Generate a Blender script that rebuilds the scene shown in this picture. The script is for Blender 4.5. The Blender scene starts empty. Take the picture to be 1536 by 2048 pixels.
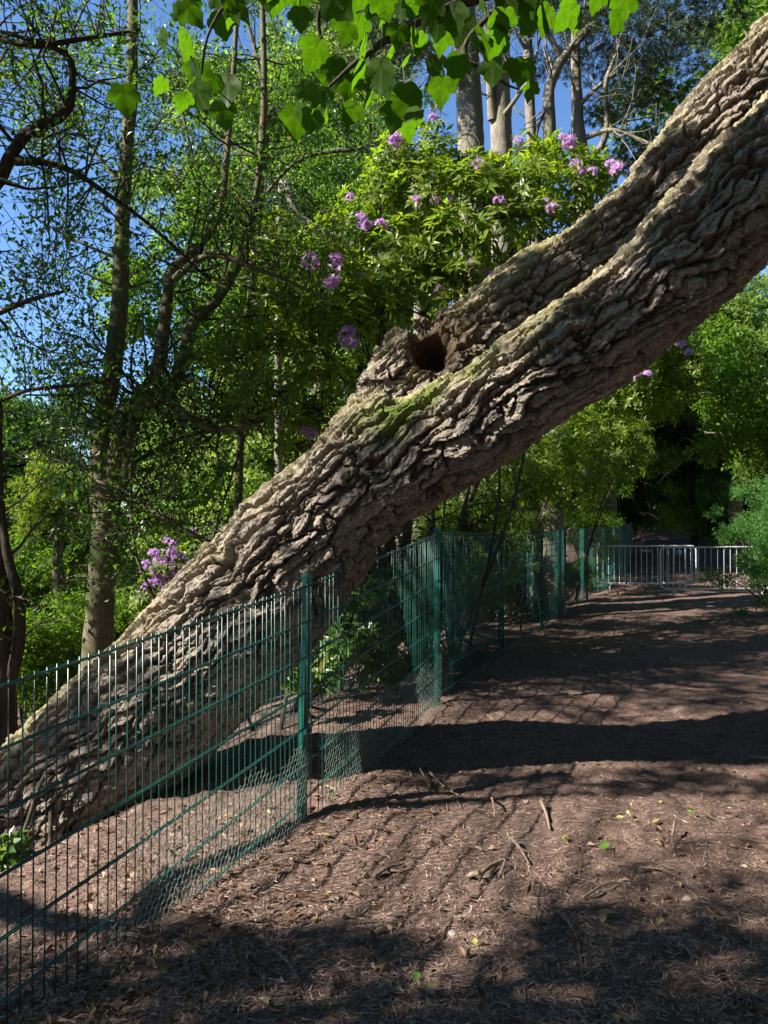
import bpy, math, random
import numpy as np, time
_T0 = time.time()
from mathutils import Vector, Matrix

print('T', round(time.time() - _T0, 1), 'camera, light, exposure')
# ------------------------------------------------------------------ camera, light, exposure
scene = bpy.context.scene
COL = scene.collection
F_PX, CX, CY, HOR = 1538.0, 768.0, 1024.0, 1045.0      # in pixels of the 1536x2048 photograph
EYE = 1.6
PITCH = math.atan((HOR - CY) / F_PX)
cam_data = bpy.data.cameras.new('camera')
cam = bpy.data.objects.new('camera', cam_data)
COL.objects.link(cam)
cam.location = (0, 0, EYE)
cam.rotation_euler = (math.radians(90) + PITCH, 0, 0)
cam_data.sensor_fit = 'VERTICAL'
cam_data.sensor_height = 24.0
cam_data.lens = F_PX / 2048.0 * 24.0
cam_data.clip_start = 0.05
cam_data.clip_end = 2000
scene.camera = cam
scene.render.resolution_x, scene.render.resolution_y = 768, 1024

SUN_EL, SUN_A = math.radians(38), math.radians(17)      # sun stands to the left, slightly behind the camera
TO_SUN = np.array([-math.cos(SUN_EL) * math.cos(SUN_A), -math.cos(SUN_EL) * math.sin(SUN_A), math.sin(SUN_EL)])
world = bpy.data.worlds.new('World')
scene.world = world
world.use_nodes = True
wn = world.node_tree
wn.nodes.clear()
sky = wn.nodes.new('ShaderNodeTexSky')
sky.sky_type = 'NISHITA'
sky.sun_disc = False
sky.sun_elevation = SUN_EL
sky.sun_rotation = math.atan2(TO_SUN[0], TO_SUN[1])
sky.air_density = 1.0
sky.dust_density = 0.0
sky.ozone_density = 8.0
bg = wn.nodes.new('ShaderNodeBackground')
bg.inputs['Strength'].default_value = 0.08
wo = wn.nodes.new('ShaderNodeOutputWorld')
wn.links.new(sky.outputs[0], bg.inputs[0])
wn.links.new(bg.outputs[0], wo.inputs[0])
sun_data = bpy.data.lights.new('sun', 'SUN')
sun_data.energy = 5.0
sun_data.angle = math.radians(0.5)
sun_data.color = (1.0, 0.93, 0.82)
sun = bpy.data.objects.new('sun', sun_data)
COL.objects.link(sun)
sun.rotation_euler = Vector(tuple(TO_SUN)).to_track_quat('Z', 'Y').to_euler()
scene.view_settings.view_transform = 'Standard'
scene.view_settings.look = 'None'
scene.view_settings.exposure = 1.62
scene.view_settings.gamma = 1.0
scene.cycles.max_bounces = 6
scene.cycles.diffuse_bounces = 2
scene.cycles.glossy_bounces = 2
scene.cycles.transmission_bounces = 3
scene.cycles.transparent_max_bounces = 6

print('T', round(time.time() - _T0, 1), 'helpers')
# ------------------------------------------------------------------ helpers
def at(px, py, Y):
    """world point at distance Y ahead whose direction from the eye is that of a photo pixel"""
    u, v = (px - CX) / F_PX, (CY - py) / F_PX
    y = math.cos(PITCH) - v * math.sin(PITCH)
    z = math.sin(PITCH) + v * math.cos(PITCH)
    return np.array([u * Y / y, Y, EYE + z * Y / y])

def tag(o, label=None, cat=None, group=None, kind=None):
    if label: o['label'] = label
    if cat: o['category'] = cat
    if group: o['group'] = group
    if kind: o['kind'] = kind
    return o

def empty(name, loc=(0, 0, 0), label=None, cat=None, group=None, rz=0.0):
    o = bpy.data.objects.new(name, None)
    o.empty_display_size = 0.2
    COL.objects.link(o)
    o.location = tuple(float(c) for c in loc)
    o.rotation_euler = (0, 0, rz)
    return tag(o, label, cat, group)

def link(name, mesh, parent=None, loc=None, rot=None, scale=None):
    o = bpy.data.objects.new(name, mesh)
    COL.objects.link(o)
    if loc is not None: o.location = tuple(float(c) for c in loc)
    if rot is not None: o.rotation_euler = tuple(rot)
    if scale is not None: o.scale = (scale,) * 3 if not hasattr(scale, '__len__') else tuple(scale)
    if parent is not None:
        o.parent = parent
    return o

def world_part(name, mesh, parent):
    """mesh given in world coordinates, parented to a thing whose empty only has a location"""
    o = bpy.data.objects.new(name, mesh)
    COL.objects.link(o)
    o.parent = parent
    o.matrix_parent_inverse = Matrix.Translation(parent.location).inverted() if parent.parent is None else Matrix.Identity(4)
    return o

def mesh_from(name, V, Fs, mat=None, smooth=True, attrs=None):
    """V (n,3); Fs list of int arrays (k,3) or (k,4)"""
    me = bpy.data.meshes.new(name)
    V = np.ascontiguousarray(V, dtype=np.float32)
    if not isinstance(Fs, (list, tuple)): Fs = [Fs]
    Fs = [np.asarray(f, dtype=np.int32) for f in Fs if len(f)]
    loops = np.concatenate([f.ravel() for f in Fs])
    counts = np.concatenate([np.full(len(f), f.shape[1], dtype=np.int32) for f in Fs])
    starts = np.concatenate([[0], np.cumsum(counts)[:-1]]).astype(np.int32)
    me.vertices.add(len(V)); me.vertices.foreach_set('co', V.ravel())
    me.loops.add(len(loops)); me.loops.foreach_set('vertex_index', loops)
    me.polygons.add(len(counts)); me.polygons.foreach_set('loop_start', starts)
    me.update(calc_edges=True)
    me.polygons.foreach_set('use_smooth', np.full(len(counts), bool(smooth)))
    if attrs:
        for k, a in attrs.items():
            at_ = me.attributes.new(k, 'FLOAT', 'POINT')
            at_.data.foreach_set('value', np.asarray(a, dtype=np.float32))
    if mat: me.materials.append(mat)
    me.update()
    return me

def unit(v):
    v = np.asarray(v, dtype=float)
    return v / (np.linalg.norm(v, axis=-1, keepdims=True) + 1e-12)

# --- noise
def _hash(ix, iy, iz, seed=0):
    h = (ix.astype(np.int64) * 374761393 + iy.astype(np.int64) * 668265263 + iz.astype(np.int64) * 2147483647 + seed * 974634777) & 0xffffffff
    h = ((h ^ (h >> 13)) * 1274126177) & 0xffffffff
    h = ((h ^ (h >> 16)) * 2246822519) & 0xffffffff
    h = h ^ (h >> 15)
    return (h & 0xffffff).astype(np.float64) / float(0xffffff)

def vnoise(P, seed=0):
    P = np.asarray(P, dtype=float)
    I = np.floor(P); Fr = P - I
    Fr = Fr * Fr * (3 - 2 * Fr)
    I = I.astype(np.int64)
    out = 0
    for dx in (0, 1):
        wx = Fr[:, 0] if dx else 1 - Fr[:, 0]
        for dy in (0, 1):
            wy = Fr[:, 1] if dy else 1 - Fr[:, 1]
            for dz in (0, 1):
                wz = Fr[:, 2] if dz else 1 - Fr[:, 2]
                out = out + wx * wy * wz * _hash(I[:, 0] + dx, I[:, 1] + dy, I[:, 2] + dz, seed)
    return out * 2 - 1

def fbm(P, octaves=4, seed=0):
    s, a, n = 0, 1.0, 0
    for o in range(octaves):
        s = s + a * vnoise(P * (2.03 ** o), seed + o * 17)
        n += a; a *= 0.5
    return s / n

def worley(P, seed=0):
    I = np.floor(P).astype(np.int64)
    f1 = np.full(len(P), 9.0); f2 = np.full(len(P), 9.0)
    cid = np.zeros(len(P)); c1 = np.zeros_like(P)
    for dx in (-1, 0, 1):
        for dy in (-1, 0, 1):
            for dz in (-1, 0, 1):
                a, b, c = I[:, 0] + dx, I[:, 1] + dy, I[:, 2] + dz
                fx = np.stack([a + _hash(a, b, c, seed + 1), b + _hash(a, b, c, seed + 2), c + _hash(a, b, c, seed + 3)], 1)
                d = np.linalg.norm(fx - P, axis=1)
                n = d < f1
                f2 = np.where(n, f1, np.minimum(f2, d))
                cid = np.where(n, _hash(a, b, c, seed + 5), cid)
                c1 = np.where(n[:, None], fx, c1)
                f1 = np.where(n, d, f1)
    return f1, f2, cid, c1

# --- tubes
def smooth_path(pts, radii, n=None):
    pts = np.asarray(pts, float); radii = np.asarray(radii, float)
    m = len(pts)
    if m < 3 or n is None: return pts, radii
    A = np.concatenate([[2 * pts[0] - pts[1]], pts, [2 * pts[-1] - pts[-2]]])
    t = np.linspace(0, m - 1 - 1e-6, n)
    i = np.floor(t).astype(int); f = (t - i)[:, None]
    p0, p1, p2, p3 = A[i], A[i + 1], A[i + 2], A[i + 3]
    q = 0.5 * (2 * p1 + (p2 - p0) * f + (2 * p0 - 5 * p1 + 4 * p2 - p3) * f ** 2 + (3 * p1 - p0 - 3 * p2 + p3) * f ** 3)
    return q, np.interp(t, np.arange(m), radii)

class MB:
    def __init__(self): self.V = []; self.T = []; self.Q = []; self.n = 0
    def add(self, V, T=None, Q=None):
        if T is not None and len(T): self.T.append(np.asarray(T) + self.n)
        if Q is not None and len(Q): self.Q.append(np.asarray(Q) + self.n)
        self.V.append(np.asarray(V, float)); self.n += len(V)
    def tube(self, pts, radii, sides=6, cap=True, n=None, rough=0.0, seed=0):
        pts, radii = smooth_path(pts, np.broadcast_to(radii, (len(pts),)), n)
        m = len(pts)
        tan = unit(np.gradient(pts, axis=0))
        up = np.array([0.13, 0.21, 1.0]) if abs(tan[0][2]) < 0.9 else np.array([1.0, 0.1, 0.05])
        u = unit(np.cross(tan[0], up)); U = [u]
        for k in range(1, m):
            u = u - tan[k] * np.dot(u, tan[k]); u = u / (np.linalg.norm(u) + 1e-12); U.append(u)
        U = np.array(U); W = np.cross(tan, U)
        a = np.linspace(0, 2 * math.pi, sides, endpoint=False)
        ring = U[:, None, :] * np.cos(a)[None, :, None] + W[:, None, :] * np.sin(a)[None, :, None]
        R = np.repeat(radii[:, None], sides, 1)
        V = (pts[:, None, :] + ring * R[:, :, None]).reshape(-1, 3)
        if rough:
            dirs = ring.reshape(-1, 3)
            sc = 1.0 / (np.mean(radii) * 1.3)
            V = V + dirs * (fbm(V * sc, 3, seed) * rough * R.ravel())[:, None]
        i = np.arange(m - 1)[:, None] * sides; j = np.arange(sides)[None, :]; j2 = (j + 1) % sides
        Q = np.stack([i + j, i + j2, i + sides + j2, i + sides + j], -1).reshape(-1, 4)
        T = None
        if cap:
            V = np.concatenate([V, [pts[0]], [pts[-1]]])
            j = np.arange(sides); j2 = (j + 1) % sides
            a0 = m * sides; a1 = a0 + 1; b = (m - 1) * sides
            T = np.concatenate([np.stack([np.full(sides, a0), j2, j], 1), np.stack([np.full(sides, a1), b + j, b + j2], 1)])
        self.add(V, T, Q)
    def segs(self, A, B, r, sides=3):
        A, B = np.asarray(A), np.asarray(B); d = unit(B - A)
        u = unit(np.cross(d, np.array([0.31, 0.2, 0.93]))); w = np.cross(d, u)
        V = []
        for e in (A, B):
            for j in range(sides):
                a = 2 * math.pi * j / sides
                V.append(e + (u * math.cos(a) + w * math.sin(a)) * r)
        V = np.stack(V, 1).reshape(-1, 3); k = np.arange(len(A))[:, None] * 2 * sides
        Q = np.concatenate([k + np.array([[j, (j + 1) % sides, sides + (j + 1) % sides, sides + j]]) for j in range(sides)])
        self.add(V, None, Q)
    def box(self, c, size, rz=0.0, axes=None):
        hx, hy, hz = [s / 2 for s in size]
        V = np.array([[x, y, z] for x in (-hx, hx) for y in (-hy, hy) for z in (-hz, hz)])
        if axes is not None: V = V @ np.asarray(axes)
        else:
            cs, sn = math.cos(rz), math.sin(rz)
            V = V @ np.array([[cs, sn, 0], [-sn, cs, 0], [0, 0, 1]])
        self.add(V + np.asarray(c), None, [[0, 1, 3, 2], [4, 6, 7, 5], [0, 4, 5, 1], [2, 3, 7, 6], [0, 2, 6, 4], [1, 5, 7, 3]])
    def mesh(self, name, mat, smooth=True):
        Fs = []
        if self.T: Fs.append(np.concatenate(self.T))
        if self.Q: Fs.append(np.concatenate(self.Q))
        return mesh_from(name, np.concatenate(self.V), Fs, mat, smooth)

# --- leaves
def leaves(P, D, rng, L, W, fold=0.25, droop=0.15, N=None, four=False):
    """P base points, D growth directions; returns verts, tris. Leaf = folded blade."""
    n = len(P)
    D = unit(D)
    if N is None:
        N = rng.normal(size=(n, 3)) * 0.7 + np.array([0, 0, 0.7])
    S = unit(np.cross(D, N)); N = np.cross(S, D)
    s = rng.uniform(0.65, 1.25, n)[:, None]
    l, w = L * s, W * s * rng.uniform(0.8, 1.2, n)[:, None]
    if four:
        a = P; t = P + D * l - N * (droop * l)
        m1 = P + D * l * 0.5
        b1 = P + D * l * 0.45 + S * w * 0.5 + N * fold * w * 0.5
        b2 = P + D * l * 0.45 - S * w * 0.5 + N * fold * w * 0.5
        m2 = m1
        V = np.stack([a, b1, t, b2, m1 - N * fold * w * 0.15], 1).reshape(-1, 3)
        k = np.arange(n)[:, None] * 5
        T = np.concatenate([k + np.array([[0, 4, 1]]), k + np.array([[1, 4, 2]]), k + np.array([[0, 3, 4]]), k + np.array([[3, 2, 4]])])
    else:
        a = P; t = P + D * l - N * (droop * l)
        b1 = P + D * l * 0.45 + S * w * 0.5 + N * fold * w * 0.5
        b2 = P + D * l * 0.45 - S * w * 0.5 + N * fold * w * 0.5
        V = np.stack([a, b1, t, b2], 1).reshape(-1, 3)
        k = np.arange(n)[:, None] * 4
        T = np.concatenate([k + np.array([[0, 2, 1]]), k + np.array([[0, 3, 2]])])
    return V, T

def ball(rng, n):
    d = unit(rng.normal(size=(n, 3)))
    return d * rng.uniform(0, 1, n)[:, None] ** (1 / 3.0), d

def clump_leaves(clumps, rng, dens, L, W, squash=0.7):
    """clumps: list of (centre, r); leaves on short twigs filling each clump, denser at its outside"""
    Ps, Ds = [], []
    for c, r in clumps:
        n = max(6, int(dens * r * r))
        nt = max(3, n // 9)
        d = unit(rng.normal(size=(nt, 3)))
        rad = rng.uniform(0.35, 1.0, nt)[:, None] ** 0.6
        tip = d * rad * r * np.array([1, 1, squash])
        k = rng.integers(0, nt, n)
        tt = rng.uniform(-0.35, 0.05, n)[:, None] * r * 0.9
        p = tip[k] + d[k] * tt + rng.normal(size=(n, 3)) * L * 0.55
        Ps.append(np.asarray(c) + p)
        Ds.append(d[k] * 0.5 + rng.normal(size=(n, 3)) * 0.6 + np.array([0, 0, -0.15]))
    return leaves(np.concatenate(Ps), np.concatenate(Ds), rng, L, W)

print('T', round(time.time() - _T0, 1), 'materials')
# ------------------------------------------------------------------ materials
def new_mat(name):
    m = bpy.data.materials.new(name); m.use_nodes = True
    nt = m.node_tree; nt.nodes.clear()
    out = nt.nodes.new('ShaderNodeOutputMaterial')
    return m, nt, out

def ramp(nt, fac, stops):
    r = nt.nodes.new('ShaderNodeValToRGB')
    e = r.color_ramp.elements
    while len(e) < len(stops): e.new(0.5)
    for el, (p, c) in zip(e, stops):
        el.position = p; el.color = (*c, 1)
    nt.links.new(fac, r.inputs[0])
    return r.outputs[0]

def noise(nt, scale, detail=4, rough=0.6, vec=None, dist=0.0):
    n = nt.nodes.new('ShaderNodeTexNoise')
    n.inputs['Scale'].default_value = scale; n.inputs['Detail'].default_value = detail
    n.inputs['Roughness'].default_value = rough; n.inputs['Distortion'].default_value = dist
    if vec is not None: nt.links.new(vec, n.inputs['Vector'])
    return n.outputs['Fac']

def mixc(nt, fac, a, b, blend='MIX'):
    m = nt.nodes.new('ShaderNodeMix'); m.data_type = 'RGBA'; m.blend_type = blend
    for s, v in ((0, fac), (6, a), (7, b)):
        if hasattr(v, 'links'): nt.links.new(v, m.inputs[s])
        elif s == 0: m.inputs[0].default_value = v
        else: m.inputs[s].default_value = (*v, 1)
    return m.outputs[2]

def mathn(nt, op, a, b=None, clamp=False):
    m = nt.nodes.new('ShaderNodeMath'); m.operation = op; m.use_clamp = clamp
    for k, v in enumerate((a, b)):
        if v is None: continue
        if hasattr(v, 'links'): nt.links.new(v, m.inputs[k])
        else: m.inputs[k].default_value = v
    return m.outputs[0]

def leaf_mat(name, stops, trans=0.5, tcol=None, rough=0.45, spec=0.35):
    m, nt, out = new_mat(name)
    g = nt.nodes.new('ShaderNodeNewGeometry')
    col = ramp(nt, g.outputs['Random Per Island'], stops)
    p = nt.nodes.new('ShaderNodeBsdfPrincipled')
    nt.links.new(col, p.inputs['Base Color'])
    p.inputs['Roughness'].default_value = rough
    p.inputs['Specular IOR Level'].default_value = spec
    t = nt.nodes.new('ShaderNodeBsdfTranslucent')
    tc = mixc(nt, 1.0, col, tcol or (1.7, 1.75, 0.55), 'MULTIPLY')
    nt.links.new(tc, t.inputs['Color'])
    mx = nt.nodes.new('ShaderNodeMixShader'); mx.inputs[0].default_value = trans
    nt.links.new(p.outputs[0], mx.inputs[1]); nt.links.new(t.outputs[0], mx.inputs[2])
    nt.links.new(mx.outputs[0], out.inputs['Surface'])
    return m

def bark_mat(name, dark, light, moss=None, scale=6.0, bump=0.6, stretch=(1, 1, 0.25)):
    m, nt, out = new_mat(name)
    tc = nt.nodes.new('ShaderNodeTexCoord')
    mp = nt.nodes.new('ShaderNodeMapping'); mp.inputs['Scale'].default_value = stretch
    nt.links.new(tc.outputs['Object'], mp.inputs['Vector'])
    n1 = noise(nt, scale * 4, 6, 0.7, mp.outputs[0], 0.6)
    n2 = noise(nt, scale * 0.4, 3, 0.5, tc.outputs['Object'])
    c = ramp(nt, n1, [(0.3, dark), (0.7, light)])
    if moss:
        f = ramp(nt, n2, [(0.48, (0, 0, 0)), (0.62, (1, 1, 1))])
        c = mixc(nt, mathn(nt, 'MULTIPLY', f, 0.7), c, moss)
    p = nt.nodes.new('ShaderNodeBsdfPrincipled')
    nt.links.new(c, p.inputs['Base Color'])
    p.inputs['Roughness'].default_value = 0.9; p.inputs['Specular IOR Level'].default_value = 0.15
    b = nt.nodes.new('ShaderNodeBump'); b.inputs['Strength'].default_value = bump; b.inputs['Distance'].default_value = 0.02
    nt.links.new(n1, b.inputs['Height']); nt.links.new(b.outputs[0], p.inputs['Normal'])
    nt.links.new(p.outputs[0], out.inputs['Surface'])
    return m

def plain_mat(name, col, rough=0.5, metal=0.0, var=None, spec=0.4, scale=40):
    m, nt, out = new_mat(name)
    p = nt.nodes.new('ShaderNodeBsdfPrincipled')
    p.inputs['Roughness'].default_value = rough; p.inputs['Metallic'].default_value = metal
    p.inputs['Specular IOR Level'].default_value = spec
    tc = nt.nodes.new('ShaderNodeTexCoord')
    n = noise(nt, scale, 4, 0.65, tc.outputs['Object'])
    c = ramp(nt, n, [(0.35, var or tuple(0.6 * x for x in col)), (0.62, col)])
    nt.links.new(c, p.inputs['Base Color'])
    nt.links.new(p.outputs[0], out.inputs['Surface'])
    return m

M = {}
M['holly'] = leaf_mat('holly_leaf', [(0, (0.028, 0.075, 0.02)), (0.6, (0.05, 0.13, 0.03)), (1, (0.10, 0.18, 0.035))], 0.5, rough=0.35)
M['broad'] = leaf_mat('broad_leaf', [(0, (0.05, 0.11, 0.014)), (0.5, (0.09, 0.175, 0.022)), (1, (0.17, 0.25, 0.03))], 0.6)
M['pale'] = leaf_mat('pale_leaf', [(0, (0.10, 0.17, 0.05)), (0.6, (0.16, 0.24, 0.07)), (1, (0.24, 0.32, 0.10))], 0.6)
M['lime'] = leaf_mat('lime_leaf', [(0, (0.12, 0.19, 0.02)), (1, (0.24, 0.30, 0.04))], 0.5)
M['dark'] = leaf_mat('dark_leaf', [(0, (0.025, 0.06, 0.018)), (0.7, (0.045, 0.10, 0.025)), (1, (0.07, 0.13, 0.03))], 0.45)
M['rhodo'] = leaf_mat('rhododendron_leaf', [(0, (0.08, 0.14, 0.018)), (0.6, (0.15, 0.23, 0.028)), (1, (0.24, 0.29, 0.04))], 0.55, rough=0.38, spec=0.5)
M['laurel'] = leaf_mat('laurel_leaf', [(0, (0.03, 0.08, 0.015)), (0.75, (0.08, 0.16, 0.022)), (1, (0.16, 0.17, 0.02))], 0.35, rough=0.32, spec=0.5)
M['maple'] = leaf_mat('maple_leaf', [(0, (0.035, 0.085, 0.008)), (0.6, (0.055, 0.13, 0.01)), (1, (0.13, 0.23, 0.016))], 0.66, (1.7, 1.8, 0.3))
def add_veins(m):
    nt = m.node_tree; tc = nt.nodes.new('ShaderNodeTexCoord'); sp = nt.nodes.new('ShaderNodeSeparateXYZ'); nt.links.new(tc.outputs['Object'], sp.inputs[0])
    ang = mathn(nt, 'ARCTAN2', sp.outputs[0], sp.outputs[1])
    r = nt.nodes.new('ShaderNodeVectorMath'); r.operation = 'LENGTH'; nt.links.new(tc.outputs['Object'], r.inputs[0])
    def lines(a, step, w):
        f = mathn(nt, 'FRACT', mathn(nt, 'ADD', mathn(nt, 'DIVIDE', a, step), 0.5))
        d = mathn(nt, 'MULTIPLY', mathn(nt, 'ABSOLUTE', mathn(nt, 'SUBTRACT', f, 0.5)), step)
        return mathn(nt, 'LESS_THAN', d, w)
    main = mathn(nt, 'LESS_THAN', mathn(nt, 'MULTIPLY', mathn(nt, 'MULTIPLY', mathn(nt, 'ABSOLUTE', mathn(nt, 'SUBTRACT', mathn(nt, 'FRACT', mathn(nt, 'ADD', mathn(nt, 'DIVIDE', ang, 0.62), 0.5)), 0.5)), 0.62), r.outputs['Value']), 0.0014)
    fine = lines(mathn(nt, 'ADD', r.outputs['Value'], mathn(nt, 'MULTIPLY', mathn(nt, 'ABSOLUTE', sp.outputs[0]), 0.8)), 0.013, 0.0009)
    v = mathn(nt, 'ADD', mathn(nt, 'MULTIPLY', main, 0.65), mathn(nt, 'MULTIPLY', fine, 0.25), True)
    blot = ramp(nt, noise(nt, 30, 4, 0.7, tc.outputs['Object']), [(0.35, (0.65, 0.7, 0.6)), (0.6, (1, 1, 1))])
    for n in nt.nodes:
        if n.type == 'BSDF_PRINCIPLED':
            src = n.inputs['Base Color'].links[0].from_socket
            nt.links.new(mixc(nt, v, mixc(nt, 1.0, src, blot, 'MULTIPLY'), (0.2, 0.28, 0.06)), n.inputs['Base Color'])
        if n.type == 'BSDF_TRANSLUCENT':
            src = n.inputs['Color'].links[0].from_socket
            nt.links.new(mixc(nt, v, mixc(nt, 1.0, src, blot, 'MULTIPLY'), (0.05, 0.08, 0.01)), n.inputs['Color'])
add_veins(M['maple'])
M['yew'] = leaf_mat('yew_leaf', [(0, (0.05, 0.14, 0.035)), (1, (0.11, 0.24, 0.06))], 0.5, (1.3, 1.7, 0.6))
M['needle'] = leaf_mat('pine_needle', [(0, (0.03, 0.055, 0.03)), (1, (0.06, 0.09, 0.045))], 0.25, (1.4, 1.4, 0.8))
M['petal'] = leaf_mat('petal', [(0, (0.50, 0.30, 0.58)), (0.5, (0.62, 0.40, 0.68)), (1, (0.78, 0.58, 0.80))], 0.5, (1.15, 1.0, 1.2), 0.6, 0.2)
M['twig'] = bark_mat('twig_bark', (0.03, 0.025, 0.02), (0.10, 0.085, 0.065), scale=10)
M['stem'] = bark_mat('stem_bark', (0.07, 0.06, 0.042), (0.20, 0.17, 0.11), (0.10, 0.12, 0.05), scale=7, bump=0.35, stretch=(1, 1, 0.6))
M['grey'] = bark_mat('grey_bark', (0.11, 0.095, 0.08), (0.33, 0.29, 0.24), (0.2, 0.2, 0.13), scale=5, bump=0.8)
M['darkbark'] = bark_mat('dark_bark', (0.02, 0.017, 0.013), (0.07, 0.055, 0.04), scale=6)
M['paint'] = plain_mat('green_fence_paint', (0.006, 0.125, 0.09), 0.35, 0.0, (0.008, 0.075, 0.06), 0.5, 18)
M['wire'] = plain_mat('green_wire_coating', (0.014, 0.11, 0.09), 0.34, 0.0, (0.012, 0.065, 0.055), 0.6)
M['galv'] = plain_mat('galvanised_wire', (0.42, 0.50, 0.45), 0.45, 0.1, (0.26, 0.34, 0.31), 0.5)
M['steel'] = plain_mat('barrier_steel', (0.55, 0.60, 0.64), 0.4, 0.25, (0.42, 0.46, 0.5), 0.6)
M['plate'] = plain_mat('blue_plate', (0.05, 0.12, 0.25), 0.4, 0.0, (0.04, 0.09, 0.2))
M['stick'] = bark_mat('dead_wood', (0.10, 0.075, 0.055), (0.30, 0.23, 0.18), scale=14, bump=0.4)
M['deadleaf'] = leaf_mat('dead_leaf', [(0, (0.08, 0.045, 0.03)), (0.5, (0.19, 0.11, 0.07)), (0.85, (0.30, 0.2, 0.13)), (1, (0.34, 0.28, 0.12))], 0.15, (1.2, 1.0, 0.6), 0.6)
M['needlelitter'] = leaf_mat('fallen_needle', [(0, (0.05, 0.03, 0.022)), (0.5, (0.22, 0.14, 0.11)), (1, (0.55, 0.42, 0.35))], 0.05, (1, 1, 1), 0.7, 0.2)
M['freshleaf'] = leaf_mat('fresh_leaf', [(0, (0.10, 0.24, 0.03)), (1, (0.16, 0.32, 0.05))], 0.3)
M['yellowleaf'] = leaf_mat('yellow_leaf', [(0, (0.40, 0.38, 0.10)), (1, (0.5, 0.45, 0.14))], 0.3)
M['orangeleaf'] = leaf_mat('orange_leaf', [(0, (0.45, 0.25, 0.12)), (1, (0.5, 0.3, 0.16))], 0.2)
M['stone'] = plain_mat('pebble', (0.28, 0.25, 0.23), 0.8, 0, (0.15, 0.13, 0.12))

def ground_material():
    m, nt, out = new_mat('forest_floor')
    tc = nt.nodes.new('ShaderNodeTexCoord')
    v = tc.outputs['Object']
    mp = nt.nodes.new('ShaderNodeMapping'); mp.inputs['Scale'].default_value = (1, 1.0, 1); nt.links.new(v, mp.inputs['Vector'])
    fine = noise(nt, 95, 6, 0.75, v, 0.4)
    mid = noise(nt, 14, 5, 0.7, v, 0.3)
    big = noise(nt, 1.3, 4, 0.6, v)
    c = ramp(nt, fine, [(0.38, (0.018, 0.012, 0.010)), (0.5, (0.10, 0.064, 0.053)), (0.62, (0.38, 0.265, 0.225))])
    c2 = ramp(nt, mid, [(0.38, (0.035, 0.022, 0.018)), (0.62, (0.22, 0.145, 0.115))])
    c = mixc(nt, 0.5, c, c2)
    c = mixc(nt, mathn(nt, 'MULTIPLY', ramp(nt, big, [(0.45, (0, 0, 0)), (0.62, (1, 1, 1))]), 0.5), c, (0.09, 0.058, 0.046))
    p = nt.nodes.new('ShaderNodeBsdfPrincipled'); nt.links.new(c, p.inputs['Base Color'])
    p.inputs['Roughness'].default_value = 0.85; p.inputs['Specular IOR Level'].default_value = 0.2
    h = mathn(nt, 'ADD', fine, mathn(nt, 'MULTIPLY', mid, 2.0))
    b = nt.nodes.new('ShaderNodeBump'); b.inputs['Strength'].default_value = 0.7; b.inputs['Distance'].default_value = 0.008
    nt.links.new(h, b.inputs['Height']); nt.links.new(b.outputs[0], p.inputs['Normal'])
    nt.links.new(p.outputs[0], out.inputs['Surface'])
    return m
M['ground'] = ground_material()

def big_bark_material():
    m, nt, out = new_mat('deeply_furrowed_bark')
    tc = nt.nodes.new('ShaderNodeTexCoord'); v = tc.outputs['Object']
    n1 = noise(nt, 34, 8, 0.82, v, 0.8); n2 = noise(nt, 3.0, 4, 0.6, v); n3 = noise(nt, 110, 5, 0.8, v, 1.0)
    c = ramp(nt, n1, [(0.3, (0.07, 0.058, 0.049)), (0.47, (0.225, 0.19, 0.16)), (0.62, (0.48, 0.42, 0.355))])
    c = mixc(nt, mathn(nt, 'MULTIPLY', ramp(nt, noise(nt, 1.6, 5, 0.7, v, 0.4), [(0.38, (1, 1, 1)), (0.55, (0, 0, 0))]), 0.5), c, (0.18, 0.14, 0.105))
    c = mixc(nt, mathn(nt, 'MULTIPLY', ramp(nt, noise(nt, 11, 4, 0.7, v, 0.6), [(0.6, (0, 0, 0)), (0.68, (1, 1, 1))]), 0.3), c, (0.36, 0.36, 0.30))
    pl = nt.nodes.new('ShaderNodeAttribute'); pl.attribute_name = 'furrow'
    c = mixc(nt, mathn(nt, 'MULTIPLY', pl.outputs['Fac'], 0.65), c, (0.06, 0.045, 0.036))
    ms = nt.nodes.new('ShaderNodeAttribute'); ms.attribute_name = 'moss'
    lich = ramp(nt, n2, [(0.35, (0.48, 0.40, 0.24)), (0.65, (0.36, 0.35, 0.13))])
    c = mixc(nt, mathn(nt, 'MULTIPLY', ms.outputs['Fac'], 0.8), c, lich)
    gr = nt.nodes.new('ShaderNodeAttribute'); gr.attribute_name = 'green'
    c = mixc(nt, gr.outputs['Fac'], c, (0.13, 0.18, 0.03))
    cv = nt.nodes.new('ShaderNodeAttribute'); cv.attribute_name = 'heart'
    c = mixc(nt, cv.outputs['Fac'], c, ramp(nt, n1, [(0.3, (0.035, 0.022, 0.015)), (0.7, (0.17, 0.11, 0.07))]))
    p = nt.nodes.new('ShaderNodeBsdfPrincipled'); nt.links.new(c, p.inputs['Base Color'])
    p.inputs['Roughness'].default_value = 0.9; p.inputs['Specular IOR Level'].default_value = 0.15
    h = mathn(nt, 'ADD', n1, mathn(nt, 'MULTIPLY', n3, 0.6))
    b = nt.nodes.new('ShaderNodeBump'); b.inputs['Strength'].default_value = 0.8; b.inputs['Distance'].default_value = 0.016
    nt.links.new(h, b.inputs['Height']); nt.links.new(b.outputs[0], p.inputs['Normal'])
    nt.links.new(p.outputs[0], out.inputs['Surface'])
    return m
M['bigbark'] = big_bark_material()

print('T', round(time.time() - _T0, 1), 'ground')
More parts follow.
